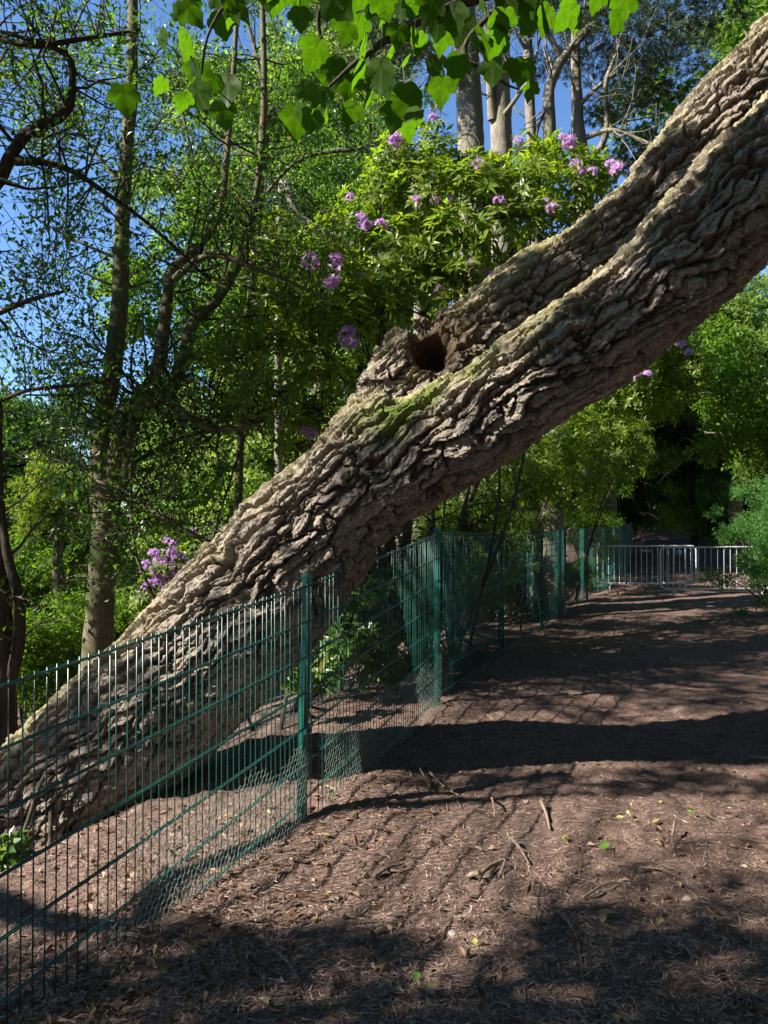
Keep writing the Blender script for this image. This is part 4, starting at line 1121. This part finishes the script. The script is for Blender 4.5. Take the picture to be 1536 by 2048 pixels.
cl = [(at(px, py, Y), r_) for px, py, Y, r_ in ((560, 500, 8.0, 0.5), (640, 560, 8.0, 0.5), (560, 620, 7.8, 0.55), (660, 680, 7.8, 0.5), (720, 620, 8, 0.45), (560, 740, 7.6, 0.5), (640, 780, 7.5, 0.45), (480, 680, 7.6, 0.4), (590, 850, 7.5, 0.4), (500, 800, 7.6, 0.4), (420, 740, 7.5, 0.35), (650, 630, 8, 0.5))]
rhodo('shaded rhododendron with darker leaves left of the torn stub', at(600, 1000, 7.8), None, cl, 480,
      [(at(x, y, 7.4), 1.0) for x, y in ((622, 525), (668, 525), (667, 567), (700, 690), (615, 870), (695, 670))], 6, 'rhodo', 0.14, 0.042)
cl = [(at(px, py, Y), r_) for px, py, Y, r_ in ((1010, 960, 10.5, 0.6), (1080, 930, 11, 0.7), (1150, 950, 12, 0.7), (1170, 940, 14, 0.7), (1030, 960, 11, 0.5), (980, 1030, 10, 0.45), (1130, 880, 12, 0.7), (1220, 900, 14, 0.9), (900, 1060, 9.8, 0.45), (1110, 960, 13.5, 0.6))]
rhodo('yellow green rhododendron hanging over the green fence right of the leaning trunk', at(1050, 1160, 11.5), None, cl, 1500, [(at(1170, 945, 11), .7), (at(938, 1010, 9.6), .8)], 7, 'rhodo', 0.13, 0.038)
cl = [(at(px, py, Y), r_) for px, py, Y, r_ in ((350, 1140, 12, 0.45), (310, 1190, 12, 0.45), (400, 1120, 12.2, 0.4), (290, 1240, 12, 0.4))]
rp = np.random.default_rng(3)
rhodo('low rhododendron smothered in pink flowers left of the leaning trunk', at(330, 1300, 12), None, cl, 160,
      [(at(328 + dx, 1160 + dy, 11.7), 1.0) for dx, dy in [(rp.normal() * 18 + (25 if k % 3 == 0 else 0), rp.normal() * 28 - (18 if k % 3 == 0 else 0) + (30 if k % 5 == 1 else 0) - 5) for k in range(110)]], 8, 'rhodo', fl_scale=0.85)
cl = [(at(px, py, Y), r_) for px, py, Y, r_ in ((1340, 695, 15.5, 0.6), (1290, 750, 16, 0.7), (1380, 740, 15.5, 0.6), (1310, 800, 16, 0.7), (1230, 820, 16.5, 0.7), (1220, 740, 16.5, .6))]
rhodo('rhododendron with a few purple flowers under the right of the leaning trunk', at(1195, 1000, 17.5), None, cl, 900,
      [(at(x, y, 14.3), 1.0) for x, y in ((1335, 685), (1350, 680), (1362, 690), (1288, 722), (1276, 755), (1295, 750), (1378, 705))], 9, 'rhodo')
# leafy laurel undergrowth behind the second panel
cl = [(at(px, py, Y), r_) for px, py, Y, r_ in ((700, 1210, 7.2, 0.3), (730, 1270, 7.2, 0.3), (680, 1290, 7.0, 0.25), (790, 1180, 7.8, 0.3), (760, 1340, 7.3, 0.22), (820, 1290, 7.9, 0.3), (655, 1350, 6.6, 0.18))]
rhodo('dark glossy laurel bush behind the fence panel right of the near post', at(735, 1380, 7.3), None, cl, 260, [], 10, 'laurel', 0.12, 0.045, None, 'laurel_bush')
cl = [(at(578, 1352, 6.4), 0.14), (at(565, 1335, 6.4), 0.10)]
rhodo('small bright green seedling shrub beside the near fence post', at(575, 1400, 6.4), None, cl, 26, [], 11, 'rhodo', 0.09, 0.035, None, 'seedling_shrub')
cl = [(at(30, 1700, 4.6), 0.10), (at(15, 1740, 4.6), 0.10)]
rhodo('small leafy plant at the foot of the leaning trunk by the left edge', at(25, 1790, 4.6), None, cl, 9, [], 12, 'laurel', 0.12, 0.06, None, 'leafy_plant')

print('T', round(time.time() - _T0, 1), 'maple: branch hangs into the top of the view')
# ------------------------------------------------------------------ maple: branch hangs into the top of the view
def maple_leaf_mesh():
    half = [(0.0, 0.03), (0.12, -0.04), (0.27, -0.01), (0.36, 0.09), (0.40, 0.17), (0.50, 0.24), (0.53, 0.38), (0.50, 0.50), (0.39, 0.50), (0.32, 0.54), (0.31, 0.68), (0.23, 0.74), (0.13, 0.84), (0.07, 0.94), (0.0, 1.0)]
    pts = half + [(-x, y) for x, y in half[-2:0:-1]]
    V = [(0, 0.25, 0)]
    for x, y in pts:
        V.append((x, y, -0.10 * x * x - 0.12 * (y - 0.2) ** 2 + 0.05 * abs(math.sin(x * 6))))
    # midrib ring halfway in for gentle cupping
    n = len(pts)
    V = np.array(V); mid = [(x * 0.5, 0.25 + (y - 0.25) * 0.5, 0.025 - 0.05 * (x * x)) for x, y in pts]
    V = np.concatenate([V, np.array(mid)]) * 0.15
    T = [(0, 1 + n + k, 1 + n + (k + 1) % n) for k in range(n)]
    Q = [(1 + n + k, 1 + k, 1 + (k + 1) % n, 1 + n + (k + 1) % n) for k in range(n)]
    mb = MB(); mb.add(V, T, Q)
    mb.tube([(0, 0.035, 0), (0.003, -0.03, 0.004), (0.0, -0.09, 0.02)], 0.0012, 4, False)
    return mb.mesh('leaf', M['maple'])
MAPLE = maple_leaf_mesh()
mt_base = np.array([3.4, -1.6])
maple = empty('maple_tree', (mt_base[0], mt_base[1], gz(mt_base[:1], mt_base[1:])[0]), 'maple tree beside the photographer whose large backlit leaves hang into the top of the view', 'tree')
m = MB(); mz = maple.location[2]
m.tube([(3.4, -1.6, mz - 0.2), (3.35, -1.5, 1.5), (3.2, -1.2, 3.2), (2.9, -0.8, 5.0), (2.6, -0.5, 7.0), (2.5, -0.4, 9)], [0.24, 0.19, 0.17, 0.14, 0.10, 0.05], 12, True, 30, 0.1)
world_part('trunk', m.mesh('trunk', M['stem']), maple)
mr = np.random.default_rng(15)
branches = [
  [(3.2, -1.2, 3.3), (2.4, 0.3, 3.6), at(1240, -190, 2.5), at(1080, -60, 2.5), at(960, -10, 2.45), at(840, 40, 2.4), at(730, 110, 2.35), at(640, 190, 2.3)],
  [at(1080, -60, 2.5), at(930, 90, 2.6), at(1000, 160, 2.6), at(1040, 180, 2.6)],
  [at(1240, -190, 2.5), at(900, -180, 2.4), at(640, -100, 2.3), at(500, -40, 2.2), at(420, 60, 2.3), at(400, 180, 2.4)],
  [at(730, -120, 2.35), at(640, 20, 2.5), at(660, 120, 2.55), at(730, 200, 2.6)],
  [at(1240, -190, 2.5), at(1260, -60, 2.7), at(1230, 0, 2.7), at(1150, 20, 2.7)],
]
for bpts in branches:
    m = MB(); m.tube(bpts, np.linspace(0.012 if bpts is not branches[0] else 0.05, 0.0025, len(bpts)), 6, False, 24); world_part('branch', m.mesh('branch', M['twig']), maple)
LEAFPX = [(350, 40), (368, 20), (400, 30), (425, 10), (450, 25), (440, 55), (475, 25), (330, 120), (322, 92), (400, 190), (385, 200), (430, 180), (455, 185), (400, 155), (395, 225), (440, 235), (330, 190),
          (600, 10), (650, 15), (690, 20), (640, 110), (672, 150), (700, 80), (720, 60), (735, 110), (660, 165), (700, 180), (760, 150), (600, 200), (635, 205), (650, 245), (590, 245), (622, 250), (712, 240), (745, 215), (775, 190), (790, 130), (800, 80), (820, 60), (770, 70), (760, 20), (800, 10),
          (830, 130), (855, 150), (850, 100), (880, 60), (905, 40), (870, 20), (920, 10), (960, 20), (1000, 15), (930, 60), (960, 90), (985, 60), (1010, 50), (1040, 10), (955, 130), (990, 120), (985, 150), (1030, 150), (1050, 150), (920, 140), (940, 110), (810, 200), (830, 220), (820, 260), (790, 240),
          (1155, 40), (1165, 60), (1240, 60), (1255, 15), (1205, 8), (1130, 15), (1085, 5), (890, 90), (870, 180), (730, 160), (690, 50), (840, 20), (1010, 90), (745, 30), (560, 5)]
LEAFPX += [(x + mr.normal() * 38, y + mr.normal() * 26 - 8) for x, y in LEAFPX if mr.random() < (0.6 if x < 600 else 0.45)]
for k, (px, py) in enumerate(LEAFPX):
    Y = 2.4 + mr.normal() * 0.14
    p = at(px, py - 34, Y)
    hang = mr.uniform(0.35, 1.25)                    # blade hangs below the petiole
    o = link('leaf', MAPLE, None, p, (-hang, mr.normal() * 0.45, mr.normal() * 0.7), mr.uniform(0.42, 0.76))
    o.rotation_euler = (Matrix.Rotation(mr.normal() * 0.9, 3, 'Z') @ Matrix.Rotation(-hang - 0.2, 3, 'X') @ Matrix.Rotation(mr.normal() * 0.4, 3, 'Y')).to_euler()
    o.parent = maple; o.matrix_parent_inverse = Matrix.Translation(maple.location).inverted()
cl = [(np.array([2.6, -0.6, 5.5]) + mr.normal(size=3) * np.array([1.4, 1.0, 1.2]), 0.6) for k in range(16)]
V, T = clump_leaves(cl, mr, 260, 0.15, 0.12)
world_part('crown', mesh_from('crown', V, T, M['maple'], False), maple)['kind'] = 'stuff'

print('T', round(time.time() - _T0, 1), 'trees left of the view that throw the shade on the path')
# ------------------------------------------------------------------ unseen trees at left, leaf clumps placed to throw the shade on the path
def shade_tree(label, trunk_xy, targets, height, seed, leaf=0.09, dens=900, limbs=()):
    """targets: (x, y, z, r): points to shade; a leaf clump is placed toward the sun for each"""
    r = np.random.default_rng(seed); x, y = trunk_xy
    zb = float(gz(np.array([x]), np.array([y]))[0])
    t = empty('shade_tree', (x, y, zb), label, 'tree', 'unseen trees placed to cast shade')
    m = MB(); m.tube([(x, y, zb - 0.3), (x + .1, y, zb + 2), (x, y + .1, zb + 4.5), (x + .2, y, height), (x + .3, y, height + 3)], [0.3, 0.25, 0.2, 0.14, 0.05], 10, True, 20, 0.15)
    world_part('trunk', m.mesh('trunk', M['stem']), t)
    cl = []; m = MB()
    for tx, ty, tz, rad in targets:
        s = (height + r.uniform(-0.6, 0.6) - tz) / TO_SUN[2]
        c = np.array([tx, ty, tz]) + TO_SUN * s
        cl.append((c, rad))
        j = np.array([x, y, c[2] + r.uniform(-0.3, 0.8)])
        m.tube([j, (j + c) / 2 + np.array([0, 0, 0.3]), c], [0.03, 0.014, 0.006], 5, False, 8)
    for lpts, lrad in limbs:
        m.tube([np.array([x, y, zb + 3.5])] + [p + TO_SUN * sv for p, sv in lpts], [lrad[0]] + list(lrad), 9, True, 30, 0.3, seed)
    world_part('branches', m.mesh('branches', M['stem']), t)
    V, T = clump_leaves(cl, r, dens, leaf, leaf * 0.6, 0.8)
    world_part('crown', mesh_from('crown', V, T, M['broad'], False), t)['kind'] = 'stuff'
    print('shade leaves', len(T) // 2)
def G(px, py, r): p = ground_hit(px, py); return (p[0], p[1], p[2], r)
shr = np.random.default_rng(101)
near_targets = []
for k in range(34):       # foreground
    near_targets.append((-1.7 + 0.16 * k + shr.normal() * 0.1, 2.72 + 0.22 * math.sin(k * 0.9) - 0.5 * (k % 2), 0.0, 0.36))
    near_targets.append((-1.7 + 0.16 * k + shr.normal() * 0.1, 2.1 + shr.normal() * 0.1, 0.0, 0.3))
for px, py, r in ((1250, 1790, .10), (1370, 1690, .09), (1450, 1760, .14), (1130, 1780, .10), (1500, 1680, .10), (1060, 1840, .12), (1330, 1880, .2), (1500, 1900, .2), (1180, 1700, .07), (1250, 1830, .16), (1420, 1860, .18), (1150, 1850, .16), (1290, 1740, .10), (1400, 1800, .12), (1520, 1790, .12), (1530, 1640, .10), (1210, 1760, .08), (1480, 1830, .1), (860, 1880, .16), (620, 1900, .16), (700, 1850, .10)):
    near_targets.append(G(px, py, r))
far_targets = []
for px, py, r in ((1010, 1420, .22), (1100, 1370, .28), (1260, 1390, .3), (1400, 1350, .3), (1500, 1330, .3), (1180, 1330, .3), (1050, 1330, .25), (1350, 1290, .35), (1480, 1270, .4), (1200, 1280, .35), (1300, 1240, .4), (1150, 1240, .4), (1450, 1225, .4),
                  (1130, 1410, .2), (1220, 1440, .2), (1000, 1460, .18), (1420, 1400, .22), (1340, 1360, .22), (950, 1400, .25), (1500, 1390, .25), (1100, 1290, .25), (1400, 1310, .25), (1250, 1330, .25), (1530, 1230, .3), (1400, 1260, .3), (1180, 1220, .3), (1060, 1380, .2),
                  (1250, 1210, .4), (900, 1480, .2), (1330, 1430, .2), (1450, 1440, .2), (960, 1540, .15), (1200, 1180, .4), (1500, 1180, .4)):
    far_targets.append(G(px, py, r))
def T3(px, py, Y, r): p = at(px, py, Y); return (p[0], p[1], p[2], r)
trunk_targets = [T3(568, 1020, 4.75, .055), T3(570, 1075, 4.75, .06), T3(575, 1120, 4.75, .05), T3(700, 950, 4.55, .11), T3(740, 900, 4.5, .10), T3(790, 880, 4.4, .10), T3(850, 850, 4.35, .09), T3(930, 830, 4.3, .08), T3(650, 990, 4.6, .08),
                 T3(1090, 640, 4.15, .12), T3(1150, 590, 4.1, .14), T3(1020, 590, 5.05, .16), T3(1100, 530, 5.05, .18), T3(1180, 460, 5.1, .18), T3(1260, 380, 5.05, .17), T3(1240, 530, 4.0, .08), T3(1350, 400, 4.0, .14), T3(1430, 330, 3.9, .16), T3(1300, 320, 5.0, .1), T3(1480, 240, 3.95, .14), T3(960, 640, 5.0, .1),
                 T3(200, 1420, 5.1, .13), T3(110, 1500, 5.1, .16), T3(280, 1370, 5.05, .07), T3(60, 1600, 5.2, .2), T3(1520, 130, 5.0, .1)]
for px in range(820, 1640, 46):  # leaf clumps added to widen the trunk's shadow band on the path
    near_targets.append(G(px, 1555 + 8 * math.sin(px) + (px - 820) * 0.03, 0.17))
for py in (1205, 1225, 1250, 1275, 1300, 1325, 1350, 1375, 1405, 1430):
    for px in range(880, 1680, 62):
        if px > 880 + (1430 - py) * 0.9 and shr.random() < 0.66:
            far_targets.append(G(px + shr.normal() * 20, py + shr.normal() * 8, 0.13 + 0.00075 * (1480 - py) * shr.uniform(0.7, 1.5)))
def strip(p0, p1, Y, n, r, jit, skip=0.0):  # row of leaf clumps added to darken a stretch of the trunk
    for k in range(n):
        if shr.random() < skip: continue
        t_ = k / (n - 1)
        trunk_targets.append(T3(p0[0] + (p1[0] - p0[0]) * t_ + shr.normal() * jit, p0[1] + (p1[1] - p0[1]) * t_ + shr.normal() * jit, Y, r * shr.uniform(0.85, 1.3)))
strip((1010, 590), (1340, 250), 5.15, 13, .17, 10); strip((1060, 640), (1420, 290), 5.0, 12, .15, 10, .1)
strip((1090, 680), (1225, 580), 4.05, 6, .12, 8); strip((1120, 730), (1260, 640), 4.1, 5, .10, 8, .2)
strip((1290, 450), (1560, 170), 3.95, 9, .16, 10); strip((1350, 500), (1560, 290), 3.95, 8, .14, 10, .15)
strip((640, 960), (880, 850), 4.5, 8, .09, 10, .15)
strip((0, 1530), (250, 1330), 5.15, 7, .15, 14, .2); strip((20, 1620), (240, 1450), 5.1, 6, .14, 14, .2)
strip((100, 1580), (420, 1400), 5.0, 8, .10, 14, .3)
shade_tree('unseen tree at left with leaf clumps placed to dapple the leaning trunk', (-10.5, 8.5), trunk_targets, 6.6, 37, 0.07, dens=4200,
  limbs=[([(ground_hit(20, 1822), 8.2), (ground_hit(400, 1735), 8.2), (ground_hit(640, 1640), 8.4), (ground_hit(900, 1606), 8.6), (ground_hit(1190, 1588), 8.8)], [0.085, 0.08, 0.075, 0.06, 0.025])])
shade_tree('unseen tree left of the photographer with leaf clumps placed to shade the foreground', (-9.5, -3.0), near_targets, 6.2, 31, dens=1900)
shade_tree('unseen tree on the slope with leaf clumps placed to dapple the far path', (-9.5, 10.5), far_targets, 7.6, 41, dens=1000)

print('T', round(time.time() - _T0, 1), 'litter')
# ------------------------------------------------------------------ litter
lr = np.random.default_rng(55)
def scatter(n, y0, y1):
    inv = lr.uniform(1 / y1, 1 / y0, n); y = 1 / inv
    x = lr.uniform(-0.56, 0.56, n) * y
    return x, y
n = 95000
x, y = scatter(n, 1.9, 14)
z = gz(x, y, True)
P = np.stack([x, y, z + lr.uniform(0.001, 0.007, n)], 1)
D = np.stack([lr.normal(size=n), lr.normal(size=n), lr.normal(size=n) * 0.10], 1)
V, T = leaves(P, D, lr, 0.042, 0.0032, fold=0.0, droop=0.0, N=np.tile([0, 0, 1.0], (n, 1)) + lr.normal(size=(n, 3)) * 0.3)
tag(link('needle_litter', mesh_from('needle_litter', V, T, M['needlelitter'], False)), 'carpet of fallen brown needles over the path', 'litter', kind='stuff')
n = 7500
x, y = scatter(n, 1.9, 16)
xf = np.interp(y, FY, FX)
keep = lr.random(n) < (0.16 + 0.84 * np.exp(-((x - xf - 0.1) / 0.5) ** 2) + 0.3 * (x < xf))
x, y = x[keep], y[keep]; n = len(x)
P = np.stack([x, y, gz(x, y, True) + lr.uniform(0.003, 0.014, n)], 1)
D = np.stack([lr.normal(size=n), lr.normal(size=n), lr.normal(size=n) * 0.25], 1)
V, T = leaves(P, D, lr, 0.05, 0.026, fold=0.5, droop=0.1, N=np.tile([0, 0, 1.0], (n, 1)) + lr.normal(size=(n, 3)) * 0.4, four=True)
tag(link('leaf_litter', mesh_from('leaf_litter', V, T, M['deadleaf'], False)), 'dry dead leaves and bark flakes gathered along the fence foot', 'litter', kind='stuff')
# small twigs
m = MB()
x, y = scatter(420, 1.9, 11)
for xx, yy in zip(x, y):
    a_ = lr.uniform(0, 6.28); ln = lr.uniform(0.05, 0.22); k_ = lr.normal() * 0.3
    pts = []
    for s in (0, 0.5, 1):
        px_ = xx + math.cos(a_ + k_ * s) * ln * s; py_ = yy + math.sin(a_ + k_ * s) * ln * s
        pts.append((px_, py_, float(gz(np.array([px_]), np.array([py_]), True)[0]) + 0.006 + 0.006 * lr.random()))
    m.tube(pts, [0.0028, 0.0024, 0.0012], 4, False)
tag(link('twig_litter', m.mesh('twig_litter', M['stick'])), 'thin broken twigs strewn over the path', 'litter', kind='stuff')

def stick(label, pix, r, forks=(), lift=0.012, name='fallen_stick'):
    pts = []
    for px, py, up in pix:
        g = ground_hit(px, py); g[2] = float(gz(g[:1], g[1:2], True)[0]) + lift + up; pts.append(g)
    m = MB(); m.tube([p - pts[0] for p in pts], np.linspace(r, r * 0.4, len(pts)), 7, True, 16, 0.35, int(pix[0][0]))
    for pf in forks:
        fp = []
        for px, py, up in pf:
            g = ground_hit(px, py); g[2] = float(gz(g[:1], g[1:2], True)[0]) + lift + up; fp.append(g - pts[0])
        m.tube(fp, np.linspace(r * 0.6, r * 0.25, len(fp)), 6, True, 10, 0.3, 5)
    me_ = m.mesh(name, M['stick'])
    o = link(name, me_, None, pts[0]); tag(o, label, 'stick' if name != 'exposed_root' else 'root')
    return o
stick('curled knobbly root piece lying in the middle of the sunlit path', [(935, 1756, 0), (965, 1762, .03), (985, 1745, .02), (1010, 1742, .03), (1000, 1756, .0)], 0.013, [[(965, 1762, .02), (955, 1775, 0)]])
stick('short pale forked stick pointing at the curled root piece', [(1022, 1695, .03), (1040, 1712, .02), (1058, 1736, 0)], 0.009, [[(1040, 1712, .02), (1062, 1716, .0)]])
stick('flat curved bark strip on the sunlit path left of the curled root', [(748, 1762, 0), (775, 1750, .02), (805, 1735, .0)], 0.011, [[(775, 1750, .01), (815, 1752, .0)]])
stick('upright snapped twig standing below the thin root shadow', [(982, 1600, .0), (985, 1622, .05), (990, 1640, .0)], 0.008)
stick('short thick stick right of the upright twig', [(1082, 1622, .03), (1092, 1640, .01), (1100, 1664, 0)], 0.013)
stick('long thin pale stick leaning across lit ground near the fence', [(860, 1560, .03), (890, 1580, .02), (930, 1604, .0)], 0.008)
stick('straight stick beside the pale one near the fence', [(840, 1556, .03), (862, 1590, .01)], 0.008)
stick('straight pale stick right of centre on the path', [(1165, 1805, 0), (1210, 1790, .02), (1255, 1780, .0)], 0.006)
stick('long curved thin stick ending in the foreground shade', [(1085, 1835, .02), (1130, 1860, .02), (1155, 1900, .01), (1165, 1970, 0)], 0.005, [[(1130, 1860, .0), (1060, 1878, .0), (1040, 1880, 0)]])
stick('forked twig standing at the edge of the foreground shade', [(1080, 1800, .05), (1076, 1825, .02), (1072, 1850, 0)], 0.007, [[(1076, 1825, .01), (1105, 1850, .0)]])
stick('thin straight twig lying right of the bright green leaf', [(1280, 1738, .0), (1320, 1748, .01), (1360, 1762, 0)], 0.004)
stick('small dark gnarled twig at right of the sunlit path', [(1350, 1670, .05), (1345, 1690, .01), (1350, 1712, .0)], 0.008)
stick('sunlit broken branch at the right edge inside the big shadow', [(1500, 1520, .0), (1530, 1528, .02), (1580, 1536, 0)], 0.014)
stick('slender stick in the shade near the bottom left', [(545, 1905, 0), (575, 1935, .01), (600, 1975, 0)], 0.007)
stick('thin twig lying under the mesh at the foot of the leaning trunk', [(60, 1740, .02), (110, 1712, .04), (170, 1704, .0)], 0.006)

def fallen_leaf(label, px, py, mat, s, seed, maple_=False):
    g = ground_hit(px, py); g[2] = float(gz(g[:1], g[1:2], True)[0]) + 0.022
    r = np.random.default_rng(seed)
    prof = [(0, 0), (0.18, 0.2), (0.26, 0.45), (0.2, 0.75), (0, 1.0), (-0.2, 0.75), (-0.26, 0.45), (-0.18, 0.2)]
    V = [(0, 0.5, -0.04)] + [(x_, y_, 0.25 * abs(x_) + 0.10 * (y_ - .5) ** 2 + r.normal() * 0.02) for x_, y_ in prof]
    mb_ = MB(); mb_.add(np.array(V) * s - np.array([0, s * 0.5, 0]), [(0, 1 + k, 1 + (k + 1) % 8) for k in range(8)])
    mb_.tube([(0, -s * 0.5, 0), (0.01 * s, -s * 0.75, 0.02 * s)], 0.0012, 4, False)
    o = link('fallen_leaf', mb_.mesh('fallen_leaf', M[mat]), None, g, (r.normal() * 0.2, r.normal() * 0.2, r.uniform(0, 6.28)))
    tag(o, label, 'leaf', 'fallen leaves on the path'); return o
for k, (lab, px, py, mat, s) in enumerate([
    ('bright green fallen leaf in the middle right of the sunlit path', 1208, 1706, 'freshleaf', 0.075),
    ('small bright green leaf nearest the big shadow at right', 1380, 1638, 'freshleaf', 0.045),
    ('pale yellow leaf just below left of the bright green leaf', 1183, 1752, 'yellowleaf', 0.05),
    ('pale orange dead leaf right of centre in half shade', 1213, 1838, 'orangeleaf', 0.075),
    ('second orange dead leaf tucked under the pale orange one', 1206, 1850, 'orangeleaf', 0.06),
    ('yellow leaf lying on lit earth right of the red soil patch', 1128, 1685, 'yellowleaf', 0.05),
    ('yellow leaf at the right of the root ridge', 1240, 1645, 'yellowleaf', 0.05),
    ('yellow leaf beside another near the end of the root ridge', 1256, 1638, 'yellowleaf', 0.035),
    ('pale yellow green leaf by the foot of the near fence post', 652, 1680, 'yellowleaf', 0.06),
    ('long yellow leaf on the sunlit ground at upper right', 1312, 1650, 'yellowleaf', 0.055),
    ('dark green leaf in the shade at the bottom', 832, 1962, 'freshleaf', 0.06),
    ('pale leaf in the bottom shade standing on edge', 730, 1920, 'deadleaf', 0.065),
    ('pale leaf low in the bottom shade under the standing one', 733, 1998, 'deadleaf', 0.065),
    ('small yellow leaf in the shade at the bottom centre', 950, 1900, 'yellowleaf', 0.045),
    ('yellow leaf at the bottom centre left of the green one', 862, 1988, 'yellowleaf', 0.05),
    ('grey brown leaf lying flat right of the yellow leaf', 1285, 1746, 'deadleaf', 0.06),
    ('brown leaf caught against the mesh low on the near panel', 452, 1636, 'orangeleaf', 0.06),
    ]):
    fallen_leaf(lab, px, py, mat, s, 200 + k)
for k, (px, py, r, lab) in enumerate(((1375, 1798, 0.022, 'rounded grey pebble half sunk in the path at right'), (1490, 1738, 0.015, 'small pebble near the right edge of the path'), (905, 1870, 0.02, 'dull stone in the foreground shade'))):
    g = ground_hit(px, py); m = MB()
    m.tube([(0, 0, -r * .6), (0, 0, -r * .3), (0, 0, 0), (0, 0, r * .35), (0, 0, r * .5)], [r * .3, r * .9, r, r * .7, r * .1], 10, True, 9, 0.3, k)
    tag(link('pebble', m.mesh('pebble', M['stone']), None, (g[0], g[1], float(gz(g[:1], g[1:2], True)[0]) + 0.004)), lab, 'stone', 'pebbles on the path')
print('triangles', sum(sum(len(p.vertices) - 2 for p in me_.polygons) if len(me_.polygons) < 3000 else len(me_.polygons) * (len(me_.polygons[0].vertices) - 2) for me_ in bpy.data.meshes))
